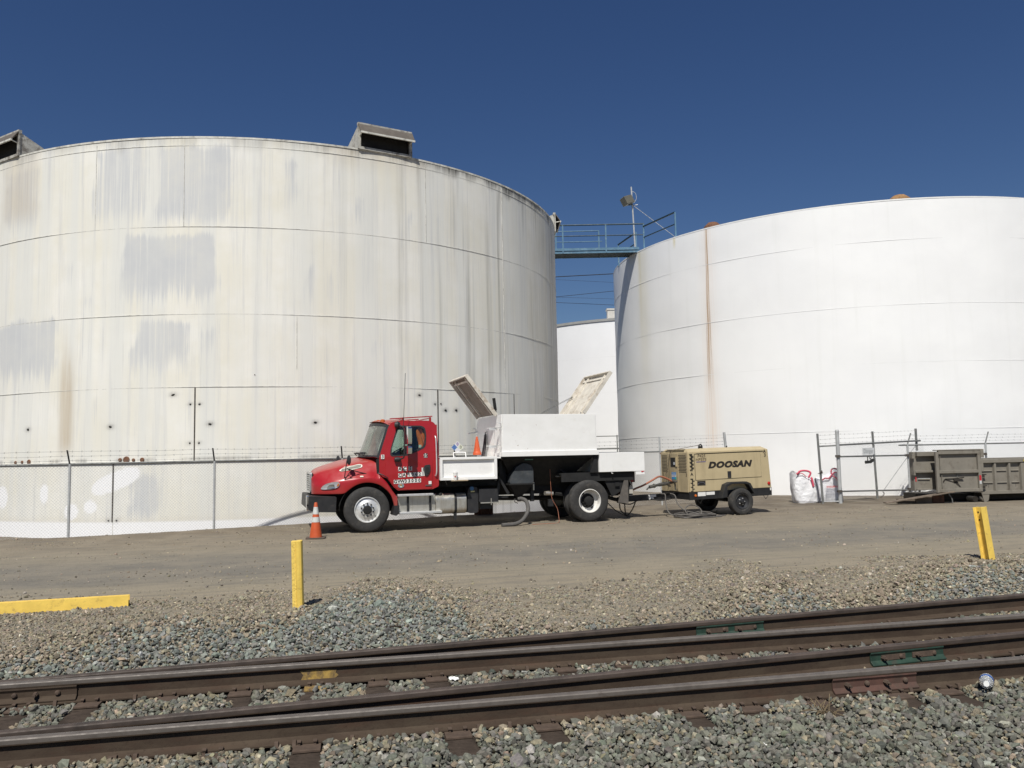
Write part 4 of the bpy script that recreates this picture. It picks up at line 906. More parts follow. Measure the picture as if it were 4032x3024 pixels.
for x in XS:
    hw, zb, zf, zs, zc, hs = hood_section(x)
    if x > .36:        # only the fender's tail runs behind the hood seam
        half = [(hw - .012, zb), (hw, zb + .03), (hw, (zb + zf) / 2), (hw - .004, zf - .03), (hw - .035, zf), (hw - .10, zf + .006), (hw - .14, zf), (hw - .145, zf - .03), (hw - .15, zf - .06), (hw - .155, zf - .09)]
    else:
        k1 = (hw + hs) / 2
        half = [(hw - .012, zb), (hw, zb + .03), (hw, (zb + zf) / 2 + .02), (hw - .01, zf - .05), (hw - .05, zf), (k1 + .0, zf + .05 + .22 * (zs - zf)), (hs + .03, zs - .06), (hs - .04, zs), (hs * .6, (zs + 2 * zc) / 3), (0, zc)]
    rows.append(half)
for sg in (-1, 1):
    vs = [(x, YC + sg * p[0], p[1]) for x, h_ in zip(XS, rows) for p in h_]
    fs = []
    for i in range(len(XS) - 1):
        for j in range(9):
            if XS[i + 1] > .36 and XS[i] < .36: 
                if j > 3: continue
            fs.append((i * 10 + j, (i + 1) * 10 + j, (i + 1) * 10 + j + 1, i * 10 + j + 1))
    b.add(vs, fs, True)
hood = b.build('hood', red, TK, sharp=50); md = hood.modifiers.new('sub', 'SUBSURF'); md.levels = 1; md.render_levels = 2
b = MB(); b.bx(-1.14, -1.05, .62, 1.82, .90, 1.36); b.prism([(.30, 1.2), (.36, 1.2), (.36, 1.72), (.30, 1.70)], .12, 2.32); b.build('hood_seal', soot, TK)
# nose: grille
b = MB(); b.mat(0).prism(rr(.64, 1.80, .93, 1.42, .06), -1.20, -1.15, [rr(.70, 1.74, .975, 1.375, .04)], 'x')
for i in range(7): b.mat(0).bx(-1.19, -1.165, .70, 1.74, 1.005 + i * .052, 1.028 + i * .052)
for i in range(7): b.mat(0).bx(-1.185, -1.16, .72 + i * .165, .74 + i * .165, .98, 1.37)
b.mat(1).bx(-1.16, -1.13, .66, 1.78, .95, 1.40); b.build('grille', [paint('satin_grille', (.55, .55, .54), .3, .7), soot], TK, bevel=.004)
b = MB(); b.prism(rpoly([(-1.29, .58), (-1.27, .89), (-.64, .855), (-.66, .50), (-1.10, .52)], .03), .02, 2.42); b.build('bumper', black, TK, bevel=.03, seg=3)
b = MB(); b.prism(rpoly([(.02, .56), (.02, .90), (.20, .90), (.20, .56)], .02), -1.315, -1.27, axis='x'); b.build('bumper_end', chrome, TK, bevel=.01)
# headlight, hood vent, marker
hl = [(-.985, 1.03), (-.94, 1.10), (-.86, 1.155), (-.72, 1.19), (-.60, 1.192), (-.56, 1.16), (-.575, 1.10), (-.63, 1.055), (-.75, 1.03), (-.9, 1.02)]
def skin(x, z, off):      # near side of the fender/hood surface at height z
    hw, zb, zf, zs, zc, hs = hood_section(x); k1 = (hw + hs) / 2
    pts = [(zb, hw), (zf - .05, hw - .01), (zf, hw - .05), (zf + .05 + .22 * (zs - zf), k1), (zs - .06, hs + .03), (zs, hs - .04)]
    return YC - itp(z, [p[0] for p in pts], [p[1] for p in pts]) - off
def skin_patch(out, off, th, m_, name, parent, mid=None, bevel=0):
    b = MB(); b.prism(rpoly(out, .03), lambda p: skin(p[0], p[1], off), lambda p: skin(p[0], p[1], off - th)); return b.build(name, m_, parent, bevel=bevel)
hg = NT('headlamp_lens'); hg.b.inputs['Base Color'].default_value = (.42, .42, .43, 1); hg.b.inputs['Metallic'].default_value = .2; hg.b.inputs['Roughness'].default_value = .08; hg.b.inputs['Coat Weight'].default_value = 1
H = skin_patch(hl, .030, .07, hg.m, 'headlight', TK, bevel=.004)
skin_patch([(-.86, 1.04), (-.80, 1.13), (-.70, 1.15), (-.66, 1.06), (-.74, 1.04)], .034, .02, chrome, 'reflector', H)
skin_patch([(-.64, 1.09), (-.60, 1.16), (-.575, 1.15), (-.59, 1.09)], .034, .02, paint('amber_lens', (.45, .13, .03), .25), 'turn_signal', H)
vent = [(-.565, 1.445), (-.50, 1.49), (-.30, 1.55), (-.08, 1.595), (-.02, 1.575), (-.02, 1.53), (-.06, 1.505), (-.25, 1.465), (-.50, 1.43)]
vw = paint('vent_trim', (.62, .60, .52), .5); V_ = skin_patch(vent, .016, .035, vw, 'hood_vent', TK, bevel=.004)
skin_patch([(-.52, 1.452), (-.49, 1.475), (-.30, 1.53), (-.09, 1.575), (-.05, 1.565), (-.05, 1.535), (-.08, 1.52), (-.25, 1.482), (-.48, 1.447)], .019, .012, paint('vent_dark', (.05, .045, .035), .8), 'vent_mesh', V_)
for k in range(5): skin_patch([(-.50 + .03 * abs(k - 2), 1.452 + k * .020 + .0), (-.06, 1.512 + k * .016 + .03 * 0), (-.06, 1.517 + k * .016), (-.50 + .03 * abs(k - 2), 1.458 + k * .020)], .022, .006, vw, 'vent_slat', V_)
skin_patch(rr(-.10, -.02, 1.29, 1.32, .014), .02, .03, vw, 'marker_lamp', TK)
b = MB(); b.tube([(.33, skin(.3, 1.36, .02), 1.37), (.42, .05, 1.33), (.52, .05, 1.27), (.56, .06, 1.24)], .012, 8); b.build('hood_latch', blackp, TK)
# hood mirrors
for nm, yy, dx in (('near', -.02, 0), ('far', 2.42, -.17)):
    b = MB(); b.tube([(-.46, yy + .18, 1.19), (-.42, yy, 1.60), (-.41, yy, 1.68)], .011, 6)
    if nm == 'near': b.tube([(-.46, yy + .12, 1.22), (-.33, yy, 1.43), (-.40, yy - .01, 1.50)], .011, 6); b.tube([(-.40, yy, 1.49), (-.1, yy + .12, 1.40), (.06, yy + .14, 1.36)], .012, 6)
    st_ = b.build('mirror_stalk', blackp, TK)
    q = MB(); q.lathe([(0, -.05), (.06, -.045), (.098, -.02), (.105, 0)], (0, 0, 0), 'x', 18); o = q.build('mirror_shell', blackp, st_); o.location = (-.36, yy - .01, 1.69); o.rotation_euler = (0, 0, R(25)); o.scale = (.8, .8, 1.1)
    q = MB(); q.lathe([(0, .028), (.06, .018), (.098, .0)], (0, 0, 0), 'x', 18); o = q.build('mirror_glass', mirror_m, st_); o.location = (-.355, yy - .01, 1.69); o.rotation_euler = (0, 0, R(25)); o.scale = (.8, .8, 1.1)
# ---- cab
win = [(.625, 1.80), (.64, 1.95), (.80, 2.43), (.86, 2.475), (1.36, 2.47), (1.46, 2.42), (1.485, 2.25), (1.465, 2.02), (1.42, 1.95), (1.20, 1.85), (1.0, 1.775), (.67, 1.765)]
side = [(.36, 1.30), (.355, 1.73), (.58, 2.44), (.66, 2.56), (.86, 2.60), (1.56, 2.60), (1.69, 2.56), (1.755, 2.46), (1.785, 1.9), (1.785, 1.02), (1.62, .95), (.80, .945), (.70, 1.03), (.53, 1.25)]
def lean(p): return .085 * max(0, p[1] - 1.75) + .02 * max(0, 1.4 - p[1]) + .05 * max(0, .9 - p[0]) * (p[1] > 1.5) * .6
win_r = rpoly(win, [.05, .05, .06, .05, .06, .06, .05, .05, .05, .05, .05, .05])
b = MB(); b.prism(rpoly(side, [.02, .02, .03, .05, .04, .04, .06, .06, .05, .04, .05, .03, .02, .03]), lambda p: .10 + lean(p), lambda p: .15 + lean(p), [win_r])
b.prism(rpoly(side, [.02, .02, .03, .05, .04, .04, .06, .06, .05, .04, .05, .03, .02, .03]), lambda p: 2 * YC - .10 - lean(p), lambda p: 2 * YC - .15 - lean(p), [win_r])
def roofp(u, v):       # roof skin from the windshield header to the back
    yv = v * 2 - 1; x = .30 + .30 * yv * yv + u * (1.76 - (.30 + .30 * yv * yv)); hwid = YC - .185
    z0 = 2.50 + .055 * (1 - yv ** 4); crown = .105 * sin(pi * min(1, u * 1.15 + .12)) ** .6 * (1 - abs(yv) ** 5)
    return (x, YC + yv * hwid, z0 - .045 * u ** 6 * 1.5 + crown)
b.grid(roofp, 16, 20); b.bx(1.72, 1.765, .16, 2.28, 1.0, 2.50)
for yy in (.20, 2.24): pass
cabin = b.build('cab_shell', red, TK, sharp=40)
def wsurf(u, v, off=0.0):     # windshield, u up, v across
    yv = v * 2 - 1; x0 = .015 + .34 * yv * yv; x1 = .31 + .29 * yv * yv
    return (x0 + (x1 - x0) * u - off, YC + yv * (YC - .125 - .055 * u), 1.765 - .02 * yv * yv + (2.505 + .045 * (1 - yv ** 4) - 1.765) * u)
b = MB(); b.grid(lambda u, v: wsurf(.04 + .92 * u, .025 + .95 * v), 8, 20); b.build('windshield', wglass, TK)
b = MB()
def frame(u0, u1, v0, v1): b.grid(lambda u, v: wsurf(u0 + (u1 - u0) * u, v0 + (v1 - v0) * v, .008), 6, 16)
frame(-.03, .05, 0, 1); frame(.95, 1.03, 0, 1); frame(0, 1, -.005, .03); frame(0, 1, .97, 1.005); b.build('windshield_seal', blackp, TK)
b = MB(); b.grid(lambda u, v: ((.36 - .10 * u) * 1 + (-.30) * u * (1 - (v * 2 - 1) ** 2), YC + (v * 2 - 1) * 1.08, 1.70 + .055 * u), 3, 14); b.build('cowl', red, TK)
b = MB()
for yy in (.55, 1.35): b.tube([(.12, yy, 1.77), (.02, yy + .1, 1.83), (-.02, yy + .5, 1.86), (.06, yy + .62, 1.79)], .012, 6); b.box((.05, yy + .2, 1.85), (.14, .1, .04))
b.build('wiper', blackp, TK)
# door: proud panel with gap lines, window frame, glass
dr = [(.52, 1.27), (.50, 1.70), (.72, 2.50), (.80, 2.545), (1.56, 2.55), (1.615, 2.50), (1.63, 1.4), (1.62, 1.0), (1.58, .965), (.82, .965), (.74, 1.02)]
for sg, nm in ((0, 'near'), (1, 'far')):
    f0 = (lambda p: .088 + lean(p)) if sg == 0 else (lambda p: 2 * YC - .088 - lean(p)); f1 = (lambda p: .12 + lean(p)) if sg == 0 else (lambda p: 2 * YC - .12 - lean(p))
    b = MB(); b.prism(rpoly(dr, .04), f0, f1, [win_r]); door = b.build('door', red, TK, bevel=.006)
    wi = rpoly([(p[0] + (.022 if p[0] < 1 else -.022), p[1] + (.022 if p[1] < 2.1 else -.022)) for p in win], .05)
    wo = rpoly([(p[0] + (-.012 if p[0] < 1 else .012), p[1] + (-.012 if p[1] < 2.1 else .012)) for p in win], .05)
    k = -1 if sg == 0 else 1
    b = MB(); b.prism(wo, lambda p: f0(p) + k * .004, lambda p: f0(p) - k * .03, [wi]); b.build('window_frame', blackp, door)
    b = MB(); b.prism(wi, lambda p: f0(p) - k * .014, lambda p: f0(p) - k * .018); b.build('window_glass', glass, door)
    if sg: continue
    b = MB(); b.prism(rpoly([(1.43, 1.30), (1.41, 1.46), (1.44, 1.53), (1.575, 1.545), (1.575, 1.40), (1.53, 1.30), (1.47, 1.265)], .03), .066, .10); h_ = b.build('door_handle', blackp, door, bevel=.006)
    b = MB(); b.prism(rr(1.465, 1.545, 1.33, 1.48, .03), .062, .067); b.build('handle_recess', soot, door)
    tile = paint('sticker_white', (.74, .73, .70), .6, 0, .04, 20, (.5, .45, .38), .2, 9); ink = paint('sticker_black', (.012, .012, .012), .6)
    def plate_text(chars, z, h_, w_, tilt=0.0, name='number_sticker'):
        b = MB()
        for ch, x in chars:
            y = .084 + lean((x, z)); zz = z + tilt * (x - chars[0][1])
            b.mat(0).bx(x - w_ / 2, x + w_ / 2, y - .0015, y + .001, zz - h_ / 2, zz + h_ / 2)
            b.mat(1).text(ch, (x, y - .002, zz), h_ * .80, bold=.04, depth=.001, wx=.95)
        return b.build(name, [tile, ink], door, fix=False)
    plate_text([('A', .842), ('C', .962), ('E', 1.092)], 1.455, .095, .082, .02)
    plate_text([('C', .842), ('A', .942), ('1', 1.062), ('0', 1.147), ('6', 1.232), ('2', 1.317), ('1', 1.395)], 1.305, .095, .080, .035)
    plate_text([(c_, .735 + .0815 * i) for i, c_ in enumerate('GVW33000')], 1.155, .092, .080, .03)
    plate_text([('1', 1.40)], 1.425, .095, .07); plate_text([('35', 1.463)], 1.765, .095, .085)
    b = MB(); b.bx(1.53, 1.60, .082, .086, 1.075, 1.15); b.build('blank_sticker', tile, door); b = MB(); b.bx(1.45, 1.60, .080, .086, 1.035, 1.06); b.build('badge_strip', paint('badge_grey', (.10, .09, .09), .4), door)
    b = MB(); b.mat(0).prism([(.865 + .075 * cos(2 * pi * i / 24), 1.06 + .05 * sin(2 * pi * i / 24)) for i in range(24)], .083, .086)
    b.mat(1).bx(.835, .88, .0805, .083, 1.07, 1.095); b.mat(2).bx(.84, .89, .0805, .083, 1.025, 1.045); b.mat(3).bx(.85, .90, .0805, .083, 1.046, 1.069)
    b.build('oval_emblem', [paint('emblem_grey', (.22, .26, .29), .5), paint('emblem_orange', (.55, .2, .05), .5), tile, paint('emblem_green', (.15, .25, .1), .5)], door)
b = MB(); b.mat(0).bx(.40, .475, .096, .12, 1.70, 1.80); b.mat(1).text('3', (.4375, .0955, 1.75), .075, bold=.02, depth=.001); b.build('number_sticker', [tile, ink], TK)
# inside the cab
b = MB(); b.bx(.36, 1.70, .20, 2.24, 1.0, 1.06); b.bx(1.66, 1.70, .18, 2.26, 1.02, 2.45); b.prism([(.30, 1.1), (.30, 1.70), (.46, 1.78), (.62, 1.66), (.62, 1.1)], .2, 2.24); b.bx(.6, 1.7, .25, 2.2, 2.52, 2.54); b.build('cab_lining', soot, TK)
b = MB()
for yy in (.62, 1.75): b.prism(rpoly([(1.02, 1.30), (1.50, 1.30), (1.60, 1.55), (1.60, 2.34), (1.50, 2.40), (1.42, 2.34), (1.34, 1.62), (1.02, 1.56)], .06), yy - .26, yy + .26)
b.build('seat', paint('navy_seat', (.016, .022, .045), .9), TK, bevel=.03)
b = MB(); cx, cz = .80, 1.84
ax_ = Vector((-.52, 0, .85)); u_ = Vector((0, 1, 0)); w_ = ax_.cross(u_).normalized()
P = [Vector((cx, .62, cz)) + (u_ * cos(2 * pi * i / 24) + w_ * sin(2 * pi * i / 24)) * .22 for i in range(25)]
b.tube(P, .014, 6); b.tube([P[0], P[12]], .012, 6); b.tube([Vector((cx, .62, cz)), Vector((cx - .28, .62, cz - .3))], .025, 6); b.build('steering_wheel', blackp, TK)
vo = paint('orange_vest', (.90, .18, .03), .8, 0, .1, 9); vy = paint('grey_tape', (.32, .33, .31), .5)
VT = thing('safety_vest', 'bright orange safety vest with grey tape hanging inside the cab behind the driver window', 'vest', (-3.473 + 0, 19.19, 0), TRA)
b = MB()
def vest(u, v): return (1.30 + .20 * u + .03 * sin(v * 5), .225 + .03 * sin(u * 9 + v * 4) + .03 * u, 1.84 + .60 * v - .10 * (u - .4) ** 2 * 4 * v)
b.grid(vest, 10, 14); o = b.build('cloth', vo, VT); sm_ = o.modifiers.new('thick', 'SOLIDIFY'); sm_.thickness = .015
b = MB(); b.grid(lambda u, v: tuple(Vector(vest(.52 + .22 * u + .22 * max(0, v - .75), v * .9)) + Vector((0, -.018, 0))), 4, 14); b.grid(lambda u, v: tuple(Vector(vest(u, .10 + .09 * v)) + Vector((0, -.019, 0))), 10, 3); b.build('reflective_tape', vy, VT)
b = MB(); b.bx(1.32, 1.385, .185, .20, 1.95, 2.02); b.build('pocket_label', tile, VT)
# roof rack lamps, antenna, grab handle, mirrors
b = MB(); b.prism(rpoly([(.66, 2.645), (.655, 2.67), (1.69, 2.725), (1.70, 2.70)], .008), .35, .40); b.prism(rpoly([(.66, 2.645), (.655, 2.67), (1.69, 2.725), (1.70, 2.70)], .008), 2.04, 2.09)
for x in (.95, 1.62): b.bx(x, x + .05, .36, .40, 2.58, 2.69); b.bx(x, x + .05, 2.04, 2.08, 2.58, 2.69); b.bx(x, x + .04, .38, 2.06, 2.655, 2.68)
b.build('roof_rail', red, TK, bevel=.005)
for i in range(5):
    yy = .50 + i * .36; b = MB(); b.lathe([(.055, -.02), (.05, .025), (.03, .045), (0, .05)], (0, 0, 0), 'z', 12); o = b.build('roof_lamp', paint('amber_roof_lamp', (.40, .09, .02), .35) if i == 0 else bpy.data.materials['amber_roof_lamp'], TK); o.location = (.44 + .12 * abs(yy - YC) ** 2, yy, 2.605); o.scale = (1.2, 1, 1)
MB().tube([(.87, -.13, 2.20), (.90, -.13, 2.55), (.955, -.12, 3.72)], .006, 6).lathe([(.012, 0), (.012, .06)], (.90, -.13, 2.60), 'z', 8).build('antenna', blackp, TK)
b = MB(); b.tube(spline([(1.70, .10, 2.22), (1.705, .045, 2.19), (1.715, .035, 2.0), (1.72, .035, 1.45), (1.71, .05, 1.30), (1.70, .10, 1.27)], 6), .016, 8); b.build('grab_handle', alu, TK)
b = MB(); b.tube(spline([(.80, .12, 2.50), (.84, -.10, 2.47), (.90, -.17, 2.36), (.90, -.17, 1.80), (.86, -.12, 1.70), (.74, .09, 1.66)], 6), .017, 8)
b.lathe([(0, -.07), (.06, -.06), (.085, 0), (.06, .06), (0, .07)], (.78, .04, 2.50), 'x', 14); b.lathe([(0, -.08), (.05, -.07), (.06, 0), (.05, .07), (0, .08)], (.78, .05, 1.68), 'x', 14); ma = b.build('mirror_arm', blackp, TK)
def mirror_head(z0, z1, hw, conv):
    b = MB(); b.prism(rr(-hw, hw, z0, z1, .05), -.05, .05); o = b.build('mirror_housing', chrome, ma, bevel=.035, seg=4); o.location = (.99, -.20, 0); o.rotation_euler = (0, 0, R(-72))
    b = MB(); b.grid(lambda u, v: ((u * 2 - 1) * (hw - .012), .051 + conv * (1 - (u * 2 - 1) ** 2 - (v * 2 - 1) ** 2 * .6), z0 + .014 + (z1 - z0 - .028) * v), 10, 12); g = b.build('mirror_glass', mirror_m, ma); g.location = o.location; g.rotation_euler = o.rotation_euler
mirror_head(2.03, 2.45, .10, .0); mirror_head(1.80, 2.0, .10, .015)
# ---- wheels
def tyre(b, cx, cy0, w, r=.528, out=-1):
    "cy0 is the outer face, the tyre runs inwards by w"
    o_ = -out
    prof = [(.285, .02), (.31, .006), (.40, -.002 * 0), (.47, .004), (.505, .022), (.522, .045), (.528, .06), (.520, .064), (.520, .070), (.528, .074), (.528, .11), (.519, .113), (.519, .121), (.528, .125), (.528, w - .125), (.519, w - .121), (.519, w - .113), (.528, w - .11), (.528, w - .06), (.505, w - .022), (.47, w - .004), (.40, w), (.31, w - .006), (.285, w - .02)]
    b.lathe([(p * r / .528, cy0 + o_ * q) for p, q in prof], (cx, 0, r), 'y', 64)
def nuts(parent, cx, y, r0, n, rr_, m_, out=-1):
    for i in range(n):
        a = 2 * pi * (i + .5) / n; b = MB(); b.lathe([(rr_, 0), (rr_ * .95, out * .03), (rr_ * .6, out * .045), (0, out * .046)], (cx + r0 * cos(a), y, .53 + r0 * sin(a)), 'y', 8); b.build('lug_nut', m_, parent)
def holes(parent, cx, fy, r0, angs, rx_, m_, out=-1):
    for a in angs:
        b = MB(); b.lathe([(0, out * .001), (rx_, out * .001), (rx_, -out * .01)], (0, 0, 0), 'y', 14); o = b.build('hand_hole', m_, parent); a = R(a); o.location = (cx + r0 * cos(a), fy, .53 + r0 * sin(a)); o.scale = (1, 1, .72); o.rotation_euler = (0, -a + pi / 2, 0)
for cx, near, sgn in ((.06, .0, -1), (.06, 2.44, 1)):
    b = MB(); tyre(b, cx, near, .275, out=sgn); T = b.build('wheel', tyre_m, TK, sharp=30)
    q = lambda d: near - sgn * d
    b = MB(); b.lathe([(.290, q(.275)), (.290, q(.02)), (.300, q(.0)), (.288, q(-.004)), (.275, q(.015)), (.262, q(.035)), (.245, q(.03)), (.19, q(.012)), (.175, q(.0)), (.105, q(-.004)), (.10, q(-.006))], (cx, 0, .53), 'y', 48); rim = b.build('rim', alu, T)
    b = MB(); b.lathe([(.105, q(-.002)), (.10, q(-.03)), (.085, q(-.055)), (.05, q(-.06)), (0, q(-.062))], (cx, 0, .53), 'y', 24); b.build('hub', soot, T)
    if sgn < 0: nuts(T, cx, q(-.002), .143, 10, .02, blackp); holes(T, cx, q(.030), .222, (128, -38), .042, soot)
for cx, near, sgn in ((5.66, .0, -1), (5.66, 2.44, 1)):
    b = MB(); tyre(b, cx, near, .262, out=sgn); T = b.build('wheel', tyre_m, TK, sharp=30)
    b = MB(); tyre(b, cx, near - sgn * .31, .262, out=sgn); b.build('wheel', tyre_m, TK, sharp=30)
    q = lambda d: near - sgn * d
    b = MB(); b.lathe([(.290, q(.57)), (.290, q(.02)), (.302, q(.0)), (.288, q(-.006)), (.277, q(.015)), (.272, q(.10)), (.262, q(.145)), (.22, q(.17)), (.10, q(.175)), (.0, q(.176))], (cx, 0, .53), 'y', 48); rim = b.build('rim', wwhite, T)
    b = MB(); b.lathe([(.185, q(.171)), (.18, q(.155)), (.12, q(.15)), (.115, q(.09)), (.10, q(.05)), (.06, q(.04)), (0, q(.038))], (cx, 0, .53), 'y', 24); b.build('hub', soot, T)
    if sgn < 0: nuts(T, cx, q(.155), .143, 10, .02, soot); holes(T, cx, q(.165), .222, (-55, 125), .042, soot)
# ---- chassis
b = MB()
for yy in (.80, 1.56): b.bx(-1.1, 7.0, yy, yy + .08, .72, .98)
for x in (.5, 2.0, 3.4, 4.8, 6.2, 6.9): b.bx(x, x + .08, .85, 1.6, .75, .95)
b.tube([(.06, .28, .53), (.06, 2.16, .53)], .055, 10); b.tube([(5.66, .5, .53), (5.66, 1.94, .53)], .08, 12); b.lathe([(0, -.2), (.15, -.16), (.2, 0), (.15, .16), (0, .2)], (5.66, YC, .53), 'y', 18)
b.bx(-.7, 1.3, .75, 1.7, .55, 1.15); b.tube([(1.2, YC, .7), (5.5, YC, .56)], .06, 8)
for yy in (.62, 1.82): b.tube([(-.55, yy, .62), (.06, yy, .52), (.65, yy, .66)], .045, 6); b.tube([(4.95, yy, .72), (5.66, yy, .60), (6.35, yy, .74)], .055, 6)
b.build('chassis', soot, TK)
# inner fender liner of the front wheels
b = MB()
for y0, y1, yw in ((.06, .50, .50), (1.94, 2.38, 1.91)):
    b = MB(); b.grid(lambda u, v: (.065 + .64 * cos(pi * (1 - u)), y0 + (y1 - y0) * v, .53 + .64 * sin(pi * (1 - u))), 20, 2); b.bx(-.6, .72, yw, yw + .03, .45, 1.2); b.build('fender_liner', soot, TK)
b = MB(); b.prism(rpoly([(.66, .38), (.70, .60), (.82, .60), (.80, .40), (.74, .36)], .01), .06, .45); b.build('splash_flap', black, TK)
# step box, fuel tank, def tank, battery box
b = MB(); b.bx(.80, 1.72, .20, .70, .40, .84); st = b.build('step_box', alu_d, TK, bevel=.02)
for x0, x1, z, y0, nm in ((.79, 1.64, .835, .06, 'step_tread'), (.82, 1.84, .415, .03, 'step_tread')):
    b = MB(); b.bx(x0, x1, y0, .30, z - .03, z + .022)
    for i in range(3): b.bx(x0, x1, y0 - .006, y0, z - .022 + i * .015, z - .014 + i * .015)
    b.build(nm, alu, st, bevel=.005)
for x in (1.02, 1.56): b = MB(); b.bx(x, x + .05, .17, .20, .40, .80); b.build('step_strap', black, st)
b = MB(); b.prism(rpoly([(.17, .42), (.17, .74), (.27, .83), (.70, .83), (.78, .74), (.78, .42), (.68, .34), (.28, .34)], .10, 5), 1.72, 2.48, axis='x'); ft = b.build('fuel_tank', alu_d, TK, bevel=.015)
for x in (2.18,): b = MB(); b.prism(rpoly([(.158, .41), (.158, .745), (.265, .84), (.71, .84), (.79, .745), (.79, .41), (.685, .33), (.27, .33)], .10, 5), x, x + .06, [rpoly([(.17, .42), (.17, .74), (.27, .83), (.70, .83), (.78, .74), (.78, .42), (.68, .34), (.28, .34)], .10, 5)], 'x'); b.bx(x, x + .06, .2, .28, .2, .36); b.build('tank_strap', black, ft)
b = MB(); b.lathe([(.06, 0), (.06, .04), (.045, .055), (0, .056)], (1.84, .27, .80), 'z', 14); b.build('fuel_cap', black, ft); MB().bx(1.82, 2.10, .262, .268, .80, .822).build('warning_label', paint('red_label', (.5, .12, .08), .6), ft, rot=None)
b = MB(); b.prism(rpoly([(2.52, .36), (2.52, .80), (2.56, .97), (2.76, .97), (2.79, .80), (2.79, .36), (2.72, .335), (2.58, .335)], .03), .22, .62); dt = b.build('fluid_tank', blackp, TK, bevel=.03)
b = MB(); b.lathe([(.05, 0), (.05, -.03), (0, -.032)], (2.63, .23, .93), 'y', 14); b.build('filler_cap', paint('blue_cap', (.05, .14, .28), .5), dt); MB().bx(2.60, 2.70, .212, .218, .845, .875).build('yellow_label', paint('label_yellow', (.6, .55, .25), .6), dt)
b = MB(); b.prism(rpoly([(2.80, .60), (2.80, .92), (3.27, .92), (3.29, .58), (2.90, .56)], .02), .16, .66); bb = b.build('battery_box', blackp, TK, bevel=.015); b = MB(); b.bx(2.83, 3.29, .145, .16, .565, .59); b.bx(3.09, 3.11, .14, .16, .52, .68); b.build('box_latch', alu_d, bb)
b = MB(); b.bx(2.86, 3.15, .3, .7, .42, .57); b.bx(3.3, 3.62, .42, .46, .66, .70); b.prism([(3.38, .70), (3.45, 1.15), (3.40, 1.20), (3.30, .70)], .45, .49); b.prism([(3.35, 1.18), (3.40, 1.20), (3.66, .78), (3.60, .74)], .40, .44); b.build('bracket', black, TK)
# ---- flat bed sides and hopper body
b = MB(); b.bx(1.86, 3.34, .06, 2.38, 1.655, 1.695); b.bx(1.80, 3.22, .06, .10, 1.165, 1.66); b.bx(1.80, 3.22, 2.34, 2.38, 1.165, 1.66); b.bx(1.80, 1.84, .1, 2.34, 1.17, 1.66); bed = b.build('bed', bodyw, TK)
b = MB(); b.bx(1.80, 3.225, .0, .06, 1.645, 1.705); b.bx(1.80, 3.225, .0, .06, 1.155, 1.225); b.bx(1.80, 1.86, .0, .06, 1.225, 1.645); b.bx(3.155, 3.225, .0, .06, 1.225, 1.645); b.build('side_frame', bodyw, bed, bevel=.005)
b = MB(); b.bx(2.06, 2.47, -.07, .0, 1.135, 1.152); b.build('side_shelf', paint('bare_plywood', (.42, .33, .22), .8), bed)
b = MB(); b.bx(1.85, 3.6, .5, 1.95, .98, 1.64); b.build('bed_support', soot, TK)
X0, X1, Z0, Z1 = 3.366, 5.90, 1.70, 2.735; ch = .22
face = [(0, Z0), (2.34, Z0), (2.34, Z1 - ch), (2.34 - ch * .8, Z1 - .02), (.03, Z1)]
b = MB(); th = .025
b.prism([(p[0] + .02, p[1]) for p in face], X0, X0 + th, axis='x'); b.prism([(p[0] + .02, p[1]) for p in face], X1 - th, X1, axis='x')
b.bx(X0 + th, X1 - th, .02, .045, Z0, Z1); b.bx(X0 + th, X1 - th, 2.335, 2.36, Z0, Z1 - ch); 
b.bx(X0 + th, X1 - th, .045, .12, Z1 - .03, Z1 - .005); b.bx(X0 + .88, X1 - .90, .12, 2.15, Z1 - .03, Z1 - .005)
hop = b.build('hopper_body', bodyw, TK, bevel=.006)
b = MB(); b.bx(X0 - .012, X1 + .04, -.012, .02, 1.69, 1.815); b.bx(X0 - .012, X0, .02, 2.34, 1.69, 1.80); b.build('skirt', bodyw, hop, bevel=.005)
# corner straps and ladder rungs on the front face
b = MB()
for z in (2.42, 1.98):
    b.tube([(X0 - .02, .02, z), (X0 - .30, .30, z - .02), (X0 - .30, .36, z - .02)], .013, 6); b.box((X0 - .16, .22, z - .04), (.18, .1, .05), R(-40))
b.tube([(X0 - .12, .22, 2.40), (X0 - .12, .30, 1.78)], .006, 4); b.tube([(X0 - .03, .10, 2.40), (X0 - .03, .12, 1.78)], .006, 4); b.tube([(X0 - .01, .04, 2.44), (X0 - .02, .03, 2.52), (X0 - .08, .05, 2.53)], .014, 6)
b.tube([(X0 - .02, 2.30, 2.36), (X0 - .30, 2.10, 2.32)], .016, 6); b.tube([(X0 - .02, 2.32, 2.36), (X0 - .05, 2.34, 2.46), (X0 - .12, 2.34, 2.46)], .016, 6)
b.build('folding_step', alu, TK)
b = MB()
for i, (y, z0, r_) in enumerate(((1.30, 2.28, .022), (1.34, 2.24, .02), (1.37, 2.26, .022), (1.28, 2.15, .018), (1.40, 2.1, .02), (1.33, 2.3, .015))):
    b.tube(spline([(X0 - .05, y, z0), (X0 - .06 - .01 * i, y + .02 * sin(i), (z0 + 1.7) / 2), (X0 - .10 - .02 * (i % 3), y + .01 * i, 1.70)], 5), r_, 7)
b.tube([(X0, 1.33, 2.34), (X0 - .05, 1.33, 2.33), (X0 - .05, 1.33, 2.26)], .012, 5); tag(b.build('hose_bundle', paint('dark_hose', (.035, .03, .035), .6, 0, .3, 20, (.2, .18, .16), .35, 9)), None); hb = bpy.data.objects['hose_bundle']; hb.location = TK.location; hb.rotation_euler = TK.rotation_euler; tag(hb, 'bundle of dark hoses hanging on the front face of the white hopper body', 'hose')
